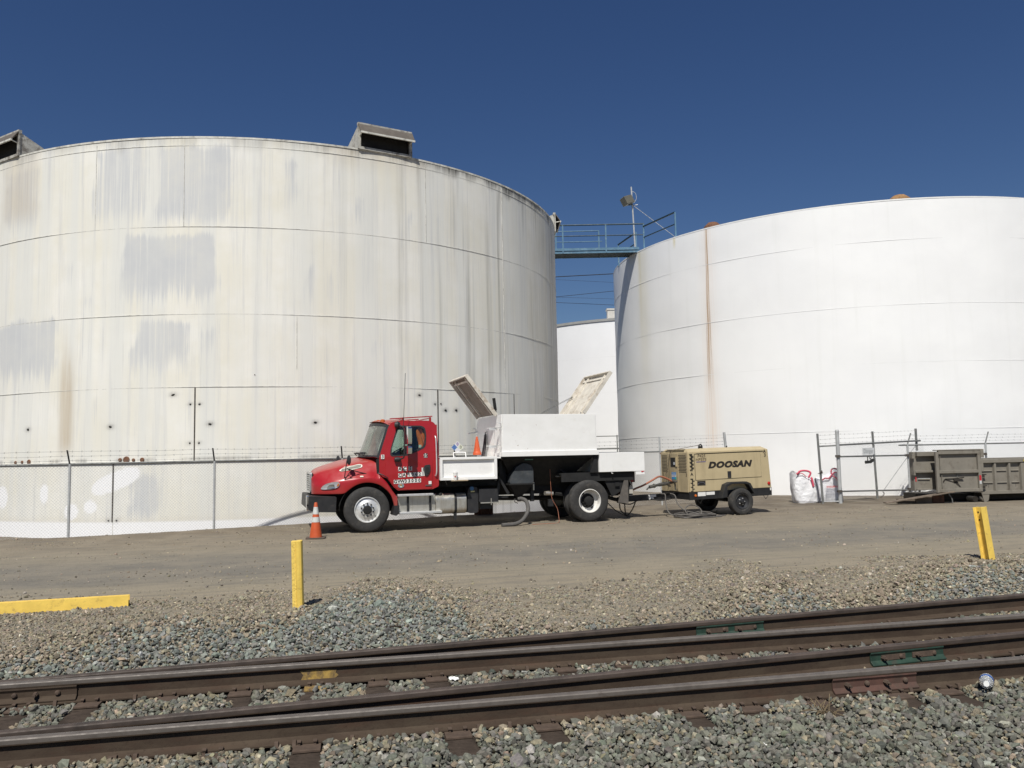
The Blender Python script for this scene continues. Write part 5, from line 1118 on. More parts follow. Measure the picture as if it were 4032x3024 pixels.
# lids
def lid(hx, fx, fz, y0, y1, m0, m1, nm, flip):
    b = MB(); L = hypot(fx - hx, fz - Z1); a = atan2(fz - Z1, fx - hx); n = Vector((-sin(a), 0, cos(a))); u = Vector((cos(a), 0, sin(a))); O = Vector((hx, 0, Z1 + .02))
    def bxl(u0, u1, y0_, y1_, n0, n1, k):
        b.mat(k); P = [O + u * p + n * q + Vector((0, y_, 0)) for q in (n0, n1) for (p, y_) in ((u0, y0_), (u1, y0_), (u1, y1_), (u0, y1_))]; b.hexa(P)
    s_ = flip       # inner face direction
    bxl(0, L, y0, y1, -.006, .006, 0)
    for (u0, u1, a0, a1) in ((0, L, y0 - .03, y0), (0, L, y1, y1 + .03), (L - .0, L + .03, y0 - .03, y1 + .03)): bxl(u0, u1, a0, a1, min(0, s_ * .085) - .006, max(0, s_ * .085) + .006, 1)
    for f_ in (.16, .82): bxl(.05, L - .04, y0 + (y1 - y0) * f_, y0 + (y1 - y0) * f_ + .05, min(s_ * .006, s_ * .05), max(s_ * .006, s_ * .05), 1)
    bxl(L - .16, L - .11, y0 + .02, y1 - .02, min(s_ * .006, s_ * .04), max(s_ * .006, s_ * .04), 1)
    return b.build(nm, [m0, m1], hop)
l1 = lid(X0 + .01, X0 - .735, Z1 + .985, .42, 2.10, lid_d, lid_d, 'hopper_lid', 1); tag(l1, 'dirty, shade-darkened brown lid leaning forward over the cab')
l1.data.materials[1] = cream
l2 = lid(5.76, 6.55, Z1 + 1.06, .42, 2.12, cream, cream, 'hopper_lid', 1); tag(l2, 'cream lid leaning back, ribs showing')
b = MB(); P = spline([(5.0, 2.05, Z1), (5.3, 2.07, 2.93), (5.75 + .36, 2.1, Z1 + .58)], 16)
for i in range(len(P) - 1):
    a_, c_ = P[i], P[i + 1]; mth = (c_ - a_); o1 = mth.orthogonal().normalized() * .016 if i % 2 else mth.cross(mth.orthogonal()).normalized() * .016
    b.tube([a_ - mth * .15 + o1, c_ + mth * .15 + o1], .006, 4); b.tube([a_ - mth * .15 - o1, c_ + mth * .15 - o1], .006, 4)
b.build('lid_chain', galv_d, hop)
b = MB(); b.tube([(3.86, 2.1, 2.5), (3.83, 2.1, 2.95)], .03, 8); b.tube([(3.83, 2.1, 2.95), (3.79, 2.1, 3.28)], .045, 8); b.build('exhaust_tip', soot, TK)
# under the hopper
b = MB(); b.hexa([(3.9, .75, .95), (5.2, .75, .95), (5.2, 1.7, .95), (3.9, 1.7, .95), (3.38, .14, 1.68), (5.88, .14, 1.68), (5.88, 2.3, 1.68), (3.38, 2.3, 1.68)]); b.prism([(3.38, 1.69), (3.38, 1.2), (3.5, 1.2), (3.42, 1.69)], .35, .40); b.prism([(5.72, 1.24), (5.93, 1.24), (5.93, 1.70), (5.86, 1.70)], .06, .12); b.bx(3.35, 6.95, .10, 2.34, 1.62, 1.69); b.build('hopper_underside', soot, TK)
b = MB(); b.tube(spline([(3.55, .55, 1.62), (3.36, .5, 1.3), (3.32, .5, 1.1)], 5), .035, 7); b.bx(3.40, 3.45, .42, .46, 1.35, 1.68); b.build('support_strut', galv_d, TK)
b = MB(); sil = rpoly([(3.60, 1.02), (3.66, 1.22), (3.78, 1.42), (3.95, 1.515), (4.06, 1.51), (4.20, 1.45), (4.235, 1.34), (4.235, 1.02)], .05)
b.prism(sil, .22, .72); dh = b.build('dust_tank', paint('slate_tank', (.040, .046, .052), .65, 0, .25, 4, (.11, .105, .10), .4, 5), TK, bevel=.03)
b = MB(); b.bx(3.59, 4.245, .205, .735, .985, 1.02); b.hexa([(3.84, .42, .68), (3.98, .42, .68), (3.98, .54, .68), (3.84, .54, .68), (3.61, .22, .985), (4.225, .22, .985), (4.225, .72, .985), (3.61, .72, .985)]); b.build('tank_cone', soot, dh)
b = MB(); b.mat(0).bx(4.02, 4.20, .18, .22, 1.58, 1.69); b.mat(1).bx(4.0, 4.21, .15, .18, 1.595, 1.62); b.build('control_box', [soot, paint('green_strip', (.10, .24, .19), .5)], TK)
b = MB(); random.seed(4)
for i in range(9): x = 4.62 + random.random() * .28; b.tube([(x, .5 + .1 * random.random(), 1.5 + .08 * random.random()), (x + .05 * random.uniform(-1, 1), .5, 1.38)], .012, 5)
b.tube(spline([(4.55, .48, 1.5), (4.6, .44, 1.40), (4.78, .44, 1.36), (4.95, .46, 1.42), (4.98, .5, 1.52)], 6), .015, 5)
b.box((4.98, .4, 1.16), (.16, .06, .025)); b.box((4.30, .42, .93), (.035, .03, .2)); b.tube([(4.62, .5, .74), (4.85, .5, .72)], .05, 8); b.lathe([(0, -.06), (.055, -.05), (.06, .05), (0, .06)], (4.66, .4, .74), 'x', 10); b.build('valve_gear', alu_d, TK)
b = MB(); b.tube([(4.28, .5, 1.12), (4.28, .5, .55)], .055, 9); b.build('exhaust_pipe', black, TK); b = MB(); b.tube(spline([(5.02, .45, 1.35), (5.2, .42, 1.2), (5.12, .42, 1.05)], 6), .02, 6); b.build('loose_hose', black, TK); b = MB(); b.box((4.75, .42, .5), (.12, .1, .18)); b.build('drain_box', black, TK)
b = MB(); b.bx(4.95, 6.95, .12, .16, 1.02, 1.24); b.bx(4.95, 6.95, .16, 2.28, 1.2, 1.24); b.prism([(6.05, 1.22), (6.80, 1.22), (6.80, .86), (6.35, .60)], .16, .20); b.box((6.48, .115, .92), (.12, .012, .10)); b.bx(6.2, 6.6, .3, .6, .62, .8); b.tube([(5.9, .6, .72), (6.6, .4, .50), (6.85, .4, .5)], .05, 6); b.build('rear_fender', soot, TK)
b = MB(); b.bx(5.955, 7.235, .02, .05, 1.245, 1.735); b.bx(5.955, 7.235, 2.33, 2.36, 1.245, 1.735); b.bx(7.205, 7.235, .05, 2.33, 1.245, 1.735); b.bx(5.955, 5.985, .05, 2.33, 1.245, 1.735); b.bx(5.985, 7.205, .05, 2.33, 1.70, 1.73); b.bx(6.98, 7.235, .03, .06, 1.15, 1.24); b.build('rear_box', bodyw, TK, bevel=.008)
b = MB(); b.mat(0).box((7.18, .025, 1.255), (.10, .006, .055), Matrix.Rotation(R(-22), 3, 'Y')); b.build('reflector_tape', paint('red_tape', (.55, .02, .03), .4), TK)
b = MB(); b.tube([(6.3, .05, 1.25), (6.305, .03, 1.20), (6.33, .03, 1.205)], .012, 6); b.build('tie_hook', alu, TK)
b = MB(); b.hexa([(6.50, .13, .45), (6.79, .13, .42), (6.79, .15, .42), (6.50, .15, .45), (6.74, .12, 1.20), (6.80, .12, 1.20), (6.80, .14, 1.20), (6.74, .14, 1.20)]); b.build('mud_flap', paint('grey_mud_flap', (.10, .09, .08), .85, 0, .15, 5, (.2, .17, .14), .35, 6), TK); 
b = MB(); b.bx(6.52, 6.78, 2.26, 2.28, .42, 1.2); b.build('mud_flap', bpy.data.materials['grey_mud_flap'], TK)
b = MB(); b.bx(6.85, 7.0, .3, 2.14, .62, .98); b.bx(7.0, 7.1, .35, 2.1, .95, 1.23); b.tube([(6.95, YC, .66), (7.28, YC, .64)], .05, 8); b.build('rear_crossmember', black, TK)
b = MB(); b.bx(6.93, 7.02, .25, .37, .96, 1.17); b.build('tail_lamp', paint('red_lamp', (.20, .015, .02), .3), TK, bevel=.012)
b = MB(); b.bx(6.9, 7.0, .28, .40, .66, .86); b.tube([(6.9, .3, 1.05), (6.95, .25, .9), (6.9, .3, .8)], .018, 6); b.build('junction_box', paint('beige_box', (.45, .43, .38), .6), TK)
# ------------------------------------------------------------------ towed air compressor; x from tongue to tail, y away, origin at the near wheel's ground contact
CA_ = R(20)
CP = thing('air_compressor', 'tan towable air compressor trailer hitched behind the red truck', 'compressor', (6.03, 22.34, 0), CA_)
tanp = paint('compressor_tan', (.46, .375, .225), .45, 0, .05, 3, (.30, .235, .14), .28, 2.6, True)
tan_d = paint('dusty_compressor_tan', (.40, .325, .20), .6, 0, .08, 4, (.22, .175, .11), .42, 2.8, True)
slot = paint('slot_black', (.012, .011, .010), .9); ink2 = paint('decal_black', (.022, .018, .015), .5)
TI = R(.95)      # the nose sits a little low
def tl(p): return (p[0], p[1], p[2] + math.tan(TI) * p[0] + .0)
class TB(MB):
    def add(s, vs, fs, smooth=False): return super().add([tl(p) for p in vs], fs, smooth)
xL, xR, zB, zT = -1.475, 1.085, .675, 1.725; yN, yF = -.02, 1.45
b = TB(); b.hexa([(xL, yN, zB), (xR + .02, yN, zB), (xR + .02, yF, zB), (xL, yF, zB), (xL - .015, yN + .03, zT), (xR - .03, yN + .03, zT), (xR - .03, yF - .03, zT), (xL - .015, yF - .03, zT)])
b.hexa([(xL - .015, yN + .03, zT), (xR - .03, yN + .03, zT), (xR - .03, yF - .03, zT), (xL - .015, yF - .03, zT), (xL + .06, yN + .19, zT + .085), (xR - .14, yN + .19, zT + .085), (xR - .14, yF - .19, zT + .085), (xL + .06, yF - .19, zT + .085)])
cb = b.build('canopy', tanp, CP, bevel=.012, seg=3)
# nose panel (front face): door in the middle, screens on both sides, window
xf = xL - .016
b = TB(); b.bx(xf - .012, xf + .05, .025, 1.36, zB - .01, zT - .01); np_ = b.build('nose_panel', tan_d, CP, bevel=.008)
b = TB(); b.bx(xf - .022, xf - .010, .48, 1.0, zB + .01, zT - .03); nd = b.build('nose_door', tan_d, CP, bevel=.005)
b = TB(); b.bx(xf - .028, xf - .018, .56, .86, 1.335, 1.59); b.build('gauge_window', slot, nd); b = TB(); b.bx(xf - .045, xf - .024, .52, .58, 1.345, 1.60); b.build('window_flap', tanp, nd); b = TB(); b.box((xf - .031, .66, 1.43), (.006, .08, .07)); b.build('gauge', paint('gauge_grey', (.45, .47, .5), .3), nd)
def screen(y0, y1, z0, z1, dy=.047, dz=.040, nm='air_screen'):
    b = TB(); r = 0; z = z0
    while z < z1:
        y = y0 + (dy / 2 if r % 2 else 0)
        while y < y1: b.box((xf - .0135, y, z), (.004, dy * .66, dz * .55)); y += dy
        z += dz; r += 1
    b.build(nm, slot, np_)
screen(.10, .46, 1.20, 1.67); screen(1.06, 1.34, 1.20, 1.67)
b = TB(); z = zT + .012
for r in range(3):
    y = .24 + (.03 if r % 2 else 0)
    while y < 1.2: b.box((xL + .005 + r * .022 - .012, y, zT + .022 + r * .024), (.010, .042, .016), Matrix.Rotation(R(-45), 3, 'Y')); y += .064
b.build('roof_slots', slot, np_)
# near side: louvre column, big door, lettering
b = TB()
for z0, z1 in ((1.26, 1.67), (.70, 1.02)):
    b.bx(xL + .07, xL + .095, yN - .004, yN + .03, z0, z1); n = int((z1 - z0) / .046)
    for i in range(n + 1):
        zz = z0 + (z1 - z0) * i / n; sh = .022 if i % 2 else -.022; b.bx(xL + .045 + sh, xL + .12 + sh, yN - .005, yN + .028, zz - .008, zz + .008)
b.build('side_louvre', slot, CP)
dx0, dx1, dz0, dz1 = -1.29, .79, .985, 1.66
b = TB(); b.prism(rr(dx0, dx1, dz0, dz1, .01), lambda p: yN - .012 + .03 * (p[1] - zB) / (zT - zB) , lambda p: yN + .02 + .03 * (p[1] - zB) / (zT - zB)); dd = b.build('side_door', tanp, CP, bevel=.005)
b = TB(); G = .010
for x0, x1, z0, z1 in ((dx0 - G, dx1 + G, dz0 - G, dz0), (dx0 - G, dx1 + G, dz1, dz1 + G * 1.6), (dx0 - G, dx0, dz0, dz1), (dx1, dx1 + G, dz0, dz1)): b.prism([(x0, z0), (x1, z0), (x1, z1), (x0, z1)], lambda p: yN - .003 + .03 * (p[1] - zB) / (zT - zB), lambda p: yN + .02 + .03 * (p[1] - zB) / (zT - zB))
b.build('door_gap', slot, CP)
b = TB(); b.bx(dx0 + .05, dx1 + .1, yN + .012, yN + .03, dz1 + .018, dz1 + .026); b.build('drip_rail', slot, CP)
yd = lambda z: yN - .014 + .03 * (z - zB) / (zT - zB)
b = TB(); b.text('DOOSAN', (-.215, yd(1.35), 1.352), .152, bold=.07, shear=.26, wx=1.33, depth=.001, sp=1.12); b.build('maker_lettering', ink2, dd, fix=False)
b = TB(); b.text('P425', (-1.085, yd(1.61), 1.612), .075, bold=.012, shear=.12, depth=.001, wx=1.15); b.text('HP375', (-1.105, yd(1.52), 1.515), .075, bold=.012, shear=.12, depth=.001, wx=1.15); b.build('rating_lettering', paint('decal_brown', (.09, .065, .04), .6), dd, fix=False)
b = TB(); b.bx(-1.25, -.96, yd(1.46) - .003, yd(1.46), 1.452, 1.468); b.build('blue_stripe', paint('stripe_blue', (.07, .06, .25), .5), dd)
b = TB(); b.bx(-.295, -.185, yd(1.09) - .012, yd(1.09) + .01, 1.0, 1.175); la = b.build('door_latch', blackp, dd, bevel=.006)
def small(txt, x, z, h_, y=None, par=CP, ax=(1, 0, 0), m_=ink2): b = TB(); b.text(txt, (x, (yN - .004 + .03 * (z - zB) / (zT - zB)) if y is None else y, z), h_, ax=ax, bold=.02, depth=.001); return b.build('letter_decal', m_, par, fix=False)
small('A', xL + .075, 1.14, .085); small('A', .94, 1.665, .09); small('3', .95, 1.56, .09)
small('3', xf - .014, 1.12, .085, .09, CP, (0, -1, 0)); small('3', xf - .014, 1.12, .085, 1.29, CP, (0, -1, 0))
b = TB(); b.mat(0).bx(xf - .026, xf - .022, .60, .82, 1.00, 1.19); b.mat(1).bx(xf - .028, xf - .026, .60, .82, 1.065, 1.125); b.mat(2).bx(xf - .0275, xf - .026, .58, .66, .99, 1.065); b.mat(1).text('DOOSAN', (xf - .0285, .71, 1.16), .028, ax=(0, -1, 0), depth=.0008)
b.mat(3).text('DOOSAN', (xf - .029, .71, 1.095), .034, ax=(0, -1, 0), bold=.02, depth=.0008)
b.build('maker_sticker', [paint('sticker_blue', (.03, .20, .50), .5), tile, paint('sticker_green', (.03, .35, .30), .5), paint('sticker_navy', (.02, .06, .3), .5)], nd, fix=False)
b = TB(); b.mat(0).bx(-1.25, -1.0, yN - .008, yN, .845, .955); b.mat(1)
for i in range(9): a = pi * i / 8; b.box((-1.125 + .11 * cos(a), yN - .009, .862 + .055 * sin(a)), (.03, .003, .014), Matrix.Rotation(pi / 2 - a, 3, 'Y'))
b.build('louvre_plate', [slot, paint('plate_grey', (.10, .10, .12), .6)], CP)
b = TB(); b.lathe([(.045, 0), (.042, -.02), (.02, -.028), (0, -.029)], (1.02, yN - .001, .795), 'y', 16); b.build('side_lamp', paint('red_reflector', (.45, .02, .015), .25), CP)
# running gear
blk2 = paint('trailer_black', (.016, .016, .017), .5, 0, .2, 5, (.09, .08, .06), .2, 5)
b = TB(); b.bx(-1.49, 1.12, yN + .01, yN + .06, .465, .68); b.bx(-1.49, 1.12, yF - .06, yF - .01, .465, .68); b.bx(1.07, 1.13, yN + .06, yF - .06, .465, .68); b.bx(-1.48, -1.42, .0, 1.4, .47, .66); b.bx(-1.4, 1.05, .1, 1.3, .52, .64); b.build('frame', blk2, CP, bevel=.006)
b = TB(); b.bx(-3.18, -1.42, .66, .78, .475, .635); b.bx(-3.22, -3.0, .62, .82, .45, .60); tg = b.build('tongue', blk2, CP, bevel=.008)
b = TB(); b.mat(0).bx(-2.35, -2.12, .652, .66, .56, .625); b.bx(-2.35, -2.2, .652, .66, .50, .56); b.build('tongue_label', tile, tg)
b = TB(); b.bx(-1.24, -1.0, yN + .004, yN + .01, .555, .66); b.bx(-.98, -.72, yN + .004, yN + .01, .575, .655); b.bx(1.06, 1.10, yN + .004, yN + .01, .60, .67); b.build('frame_label', tile, CP)
b = TB(); b.lathe([(.035, 0), (.03, -.02), (0, -.024)], (-1.31, yN + .01, .575), 'y', 12); b.build('marker_lamp', paint('orange_lamp', (.55, .13, .02), .3), CP)
def fender(y0, y1):
    b = TB(); out = [(-.62, .475), (-.49, .83), (-.32, .89), (.18, .885), (.30, .835), (.46, .545), (.40, .545), (.24, .80), (.13, .83), (-.28, .835), (-.43, .78), (-.45, .50)]
    b.prism([(p[0], p[1]) for p in out], y0, y1); b.build('mudguard', paint('mudguard_black', (.02, .02, .02), .6, 0, .2, 6, (.09, .08, .065), .3, 5) if y0 < 0 else bpy.data.materials['mudguard_black'], CP, bevel=.015)
fender(-.20, .06); fender(1.38, 1.63)
for y0, sg in ((-.20, -1), (1.64, 1)):
    b = MB(); w = .22; o_ = -sg
    pr = [(.215, .03), (.24, .008), (.30, .0), (.335, .012), (.352, .035), (.356, .06), (.350, .064), (.350, .07), (.356, .074), (.356, w - .074), (.350, w - .07), (.350, w - .064), (.356, w - .06), (.352, w - .035), (.335, w - .012), (.30, w), (.24, w - .008), (.215, w - .03)]
    b.lathe([(p, y0 + o_ * q) for p, q in pr], (.03, 0, .356), 'y', 40); T = b.build('wheel', tyre_m, CP, sharp=30)
    b = MB(); b.lathe([(.216, y0 + o_ * .20), (.216, y0 + o_ * .03), (.205, y0 + o_ * .02), (.19, y0 + o_ * .05), (.14, y0 + o_ * .075), (.10, y0 + o_ * .06), (.055, y0 + o_ * .045), (.05, y0 + o_ * .0), (0, y0 - o_ * .005)], (.03, 0, .356), 'y', 28); b.build('rim', blackp, T)
    if sg < 0:
        for i in range(5): a = 2 * pi * i / 5; b = MB(); b.lathe([(.014, 0), (.012, -.025), (0, -.026)], (.03 + .085 * cos(a), y0 + .062, .356 + .085 * sin(a)), 'y', 8); b.build('lug_nut', alu, T)
b = TB(); b.tube([(.03, -.05, .36), (.03, 1.5, .36)], .04, 8); b.tube([(-.55, .2, .46), (.03, .2, .36)], .05, 6); b.tube([(1.0, -.0, .47), (.92, -.0, .37), (.84, -.0, .47)], .008, 5); b.tube([(-1.25, -.0, .46), (-1.17, -.0, .36), (-1.1, -.0, .46)], .008, 5); b.build('axle', blk2, CP)
b = TB(); b.tube([(-.76 , .6, zT + .07), (-.765, .6, zT + .13), (-.74, .6, zT + .185), (-.70, .6, zT + .195), (-.665, .6, zT + .15), (-.66, .6, zT + .07)], .022, 7); b.box((-.71, .6, zT + .12), (.03, .05, .06)); b.build('lifting_bail', blk2, CP)
b = TB(); b.box((.20, .7, zT + .10), (.03, .02, .06), Matrix.Rotation(.5, 3, 'Y')); b.build('roof_latch', slot, CP)
def loose(name, m_, lab, cat, base=CP, group=None):
    class L_: pass
    def go(b):
        o = b.build(name, m_, None); o.location = base.location; o.rotation_euler = base.rotation_euler; return tag(o, lab, cat, group)
    return go
rub_o = paint('orange_hose', (.34, .12, .065), .6, 0, .2, 8, (.16, .11, .08), .35, 6); rub_t = paint('tan_hose', (.26, .165, .09), .7, 0, .2, 8, (.12, .09, .06), .4, 7); gcab = paint('grey_cable', (.12, .11, .10), .8, 0, .15, 12)
hdark = paint('black_hose', (.025, .024, .023), .6)
b = MB(); b.tube(spline([(-3.28, .95, 1.02), (-3.10, .80, .93), (-2.95, .74, .80), (-2.90, .72, .66), (-2.95, .70, .60)], 7), .042, 8); loose('air_hose', rub_t, 'thick tan hose bending down from the rear of the truck to the trailer tongue', 'hose')(b)
b = MB(); b.tube(spline([(-2.95, .66, .62), (-2.82, .62, .74), (-2.55, .55, .85), (-2.3, .5, .98), (-2.12, .45, 1.07), (-1.92, .45, 1.02), (-1.72, .45, .93)], 7), .026, 8); loose('air_hose', rub_o, 'orange air hose arching over the trailer tongue to the compressor outlet', 'hose')(b)
b = MB(); b.tube([(-2.40, .5, .80), (-2.26, .5, .825)], .045, 9); b.tube([(-2.27, .5, .824), (-2.24, .5, .83)], .058, 9); b.tube([(-2.25, .5, .828), (-2.10, .5, .85)], .038, 9); b.tube([(-2.11, .5, .849), (-1.86, .5, .88)], .048, 9); b.tube([(-1.88, .5, .878), (-1.66, .5, .90)], .033, 9); b.tube([(-2.42, .5, .79), (-2.50, .46, .74)], .02, 6); b.tube([(-1.75, .45, .95), (-1.60, .42, .92)], .028, 7); b.tube([(-1.62, .5, .90), (-1.60, .5, .70)], .022, 6); b.lathe([(.05, -.03), (.05, .03)], (-1.95, .5, .88), 'x', 10)
loose('hose_coupling', paint('greasy_coupling', (.10, .095, .085), .5, .4, .3, 14, (.30, .28, .25), .3, 14), 'greasy dark hose coupling and valve in front of the compressor nose', 'coupling')(b)
b = MB(); b.tube(spline([(-3.30, .9, .80), (-3.22, .85, .72), (-3.12, .8, .62)], 5), .022, 7); loose('air_hose', rub_o, 'short salmon hose dropping onto the hitch beside the beige box', 'hose')(b)
b = MB(); b.tube(spline([(-2.30, .64, .47), (-2.0, .60, .43), (-1.72, .60, .46)], 6), .018, 6); b.tube(spline([(-3.3, .8, .50), (-3.15, .7, .40), (-2.9, .66, .36), (-2.7, .66, .44), (-2.55, .66, .48), (-2.62, .66, .58)], 6), .016, 6); loose('brake_cable', hdark, 'dark cables looping under the trailer tongue', 'cable')(b)
b = MB()
for P in (spline([(-3.4, 1.0, .40), (-3.2, .9, .18), (-2.95, .8, .04), (-2.8, .7, .02)], 9), spline([(-3.2, .7, .46), (-3.15, .75, .22), (-2.98, .75, .06)], 9), spline([(-2.75, .62, .46), (-2.82, .70, .22), (-2.95, .75, .05)], 9), spline([(-3.05, .7, .46), (-3.02, .74, .2), (-2.96, .78, .05)], 9)):
    for i in range(len(P) - 1):
        o1 = Vector((.014, 0, 0)) if i % 2 else Vector((0, .014, 0)); e_ = (P[i + 1] - P[i]) * .15
        b.tube([P[i] - e_ + o1, P[i + 1] + e_ + o1], .008, 4); b.tube([P[i] - e_ - o1, P[i + 1] + e_ - o1], .008, 4)
loose('safety_chain', paint('rusty_chain', (.05, .038, .030), .8, .2, .3, 20), 'rusty hitch chains hanging to the ground between truck and compressor', 'chain')(b)
b = MB(); g = random.Random(5)
b.tube(spline([(-1.98, .62, .60), (-1.93, .50, .58), (-1.95, .45, .35), (-1.95, .30, .12), (-1.86, .05, .03), (-1.6, -.25, .02)], 8), .016, 6)
b.tube(spline([(-1.70, .62, .60), (-1.66, .45, .55), (-1.65, .35, .34), (-1.55, .15, .17), (-1.35, -.05, .10), (-1.15, -.25, .03)], 8), .016, 6)
P = []
for i in range(80): a = i * .42; P.append((-1.42 + (.42 + .06 * sin(i * .31)) * cos(a) * 1.25, -.12 + (.34 + .05 * cos(i * .17)) * sin(a), .022 + .0011 * i + .012 * sin(i * 1.1)))
b.tube(spline(P, 3), .016, 6); b.tube(spline([(-1.0, -.1, .03), (-.75, -.2, .02), (-.55, -.22, .02)], 6), .016, 6); b.tube(spline([(-1.9, -.35, .02), (-1.3, -.5, .02), (-.8, -.42, .02)], 6), .016, 6)
P = [(-1.40 + .24 * cos(2 * pi * i / 20) , -.02 + .1 * sin(2 * pi * i / 20), .16 + .15 * sin(2 * pi * i / 20)) for i in range(21)]; b.tube(P, .016, 6)
loose('cable_coil', gcab, 'grey cable hanging from the trailer tongue and coiled on the dirt', 'cable')(b)
b = MB(); b.tube(spline([(-1.82, .78, 1.72), (-1.3, .72, 1.80), (-.75, .62, 1.89)], 6), .008, 5); b.tube(spline([(-1.5, .86, 1.74), (-1.53, .92, 1.5), (-1.52, .95, 1.1), (-1.56, .93, .95), (-1.5, .9, .75)], 6), .010, 5); b.tube(spline([(-1.55, .97, 1.25), (-1.57, 1.02, 1.1), (-1.56, .94, .92), (-1.56, 1.0, .8)], 6), .010, 5); loose('control_wire', paint('thin_wire', (.09, .07, .05), .7), 'thin wire running from the lifting eye down the dirty nose of the compressor', 'wire')(b)
# ------------------------------------------------------------------ things on and under the truck
def cone_obj(name, lab, loc, h, sc=1.0, stripes=True, rz=0):
    o = thing(name, lab, 'traffic cone', loc, rz); r0, r1 = .135 * sc, .032 * sc
    orange = bpy.data.materials.get('cone_orange') or paint('cone_orange', (.52, .085, .022), .55, 0, .1, 7, (.28, .12, .07), .4, 5)
    b = MB(); b.lathe([(r0, .03), (r0 - (r0 - r1) * .02, .045)] + [(r0 + (r1 - r0) * f_, .04 + (h - .04) * f_) for f_ in (.15, .3, .5, .7, .85, .97)] + [(r1 * .85, h), (r1 * .5, h - .01)], (0, 0, 0), 'z', 28); b.build('cone_body', orange, o)
    sl = bpy.data.materials.get('cone_sleeve') or paint('cone_sleeve', (.55, .56, .54), .5, 0, .1, 8, (.33, .30, .27), .45, 7)
    if stripes:
        for f0, f1 in ((.43, .58), (.66, .87)):
            b = MB(); b.lathe([(r0 + (r1 - r0) * f_ + .002, .04 + (h - .04) * f_) for f_ in (f0, f1)], (0, 0, 0), 'z', 28); b.build('reflective_band', sl, o)
        b = MB(); b.prism(rr(-.21, .21, -.21, .21, .06), 0, .035, axis='z'); b.build('cone_base', paint('cone_base_dirt', (.085, .065, .05), .9), o, bevel=.01)
    return o
cx_, cy_ = -4.37, 18.19
cone_obj('traffic_cone', 'orange traffic cone with two white bands standing on the dirt by the truck bumper', (cx_, cy_, zp(cx_, cy_) - .005), .79, rz=R(10))
def tkp(x, y, z): return TK.matrix_basis @ Vector((x, y, z))
TK.matrix_basis = Matrix.Translation((-3.473, 19.19, 0)) @ Matrix.Rotation(TRA, 4, 'Z')
o = cone_obj('traffic_cone', 'small orange cone without bands standing on the truck bed against the hopper', tkp(2.98, .95, 1.745), .47, .72, False)
b = MB(); b.mat(0).lathe([(.066, .145), (.070, .13), (.072, .0)], (0, 0, 0), 'z', 20); b.lathe([(.074, .21), (.074, .235), (.082, .145), (.08, .21)][:2], (0, 0, 0), 'z', 20)
b = MB(); b.lathe([(.106, 0), (.108, .05), (.09, .09), (.078, .1)], (0, 0, 0), 'z', 24); b.build('lower_sleeve', bpy.data.materials['cone_orange'], o)
b = MB(); b.lathe([(0, 0), (.030, 0), (.042, .112), (.042, .115)], (0, 0, 0), 'z', 20); b.lathe([(.044, .113), (.045, .120), (.040, .124), (0, .125)], (0, 0, 0), 'z', 20)
cu = thing('paper_cup', 'white paper cup with lid standing on the plywood ledge of the truck bed', 'cup', tkp(2.16, -.035, 1.153)); b.build('cup_body', tile, cu); cu.scale = (1.35, 1.35, 1.55)
b = MB(); b.prism([(.012 * cos(2 * pi * i / 12), .06 + .012 * sin(2 * pi * i / 12)) for i in range(12)], -.0395, -.0385); b.build('cup_logo', paint('cup_red', (.45, .04, .04), .5), cu)
pl_ = thing('hazard_placard', 'four diamond hazard placard above the handle on the truck bed', 'placard', tkp(2.32, .35, 0), TRA)
def diamond(x, z, r_, mk, txt, ink_):
    b = MB(); b.mat(0).prism([(x, z - r_), (x + r_, z), (x, z + r_), (x - r_, z)], 0, .004)
    if txt: b.mat(1).text(txt, (x, -.001, z), r_ * .95, bold=.03, depth=.001)
    return b.build('diamond', [mk, ink_], pl_, fix=False)
diamond(-.08, 1.945, .075, paint('diamond_blue', (.10, .19, .40), .5), '0', paint('diamond_ink', (.05, .10, .3), .5)); diamond(0, 2.02, .075, paint('diamond_grey', (.60, .60, .61), .5), '0', paint('purple_ink', (.16, .06, .25), .5)); diamond(.08, 1.945, .075, paint('diamond_yellow', (.60, .61, .50), .5), '0', paint('olive_ink', (.2, .2, .15), .5)); diamond(0, 1.87, .075, bpy.data.materials['diamond_grey'], '', tile)
b = MB(); b.tube(spline([(-.10, 0, 1.69), (-.10, 0, 1.78), (-.08, 0, 1.815), (.18, 0, 1.815), (.20, 0, 1.78), (.21, 0, 1.69)], 4), .014, 7); b.tube([(0, .012, 1.81), (0, .012, 2.08)], .006, 5); b.build('handle_frame', bodyw, pl_)
b = MB(); b.tube(spline([(3.90, .45, .62), (3.96, .40, .63), (4.06, .30, .56), (4.05, .15, .38), (3.95, .05, .22), (3.80, -.02, .10), (3.6, -.08, .045), (3.28, -.12, .04)], 8), .050, 10); b.lathe([(.06, -.05), (.062, .03), (.052, .06)], (3.92, .44, .62), 'x', 12); b.tube([(3.80, .42, .63), (3.78, .40, .56), (3.86, .38, .52)], .012, 6)
loose('suction_hose', paint('grey_hose', (.085, .08, .075), .75, 0, .15, 12, (.18, .16, .14), .3, 9), 'thick grey hose curling from the dark tank under the truck down to the dirt', 'hose', TK)(b)
b = MB(); b.tube(spline([(4.75, .42, 1.40), (4.76, .40, .9), (4.78, .38, .6), (4.88, .30, .36), (4.88, .2, .15), (4.83, .1, .02), (4.6, .05, .012), (4.1, .0, .010)], 7), .006, 5); loose('extension_cord', rub_o, 'thin orange cord hanging from under the truck to the ground', 'cord', TK)(b)
wd = paint('old_brown_plank', (.12, .055, .035), .9, 0, .3, 6, (.05, .03, .02), .5, 6, True)
b = MB(); 
for i in range(4): b.bx(3.50 + i * .135, 3.63 + i * .135, 3.2, 3.28, -.05, .66 - .02 * (i % 2))
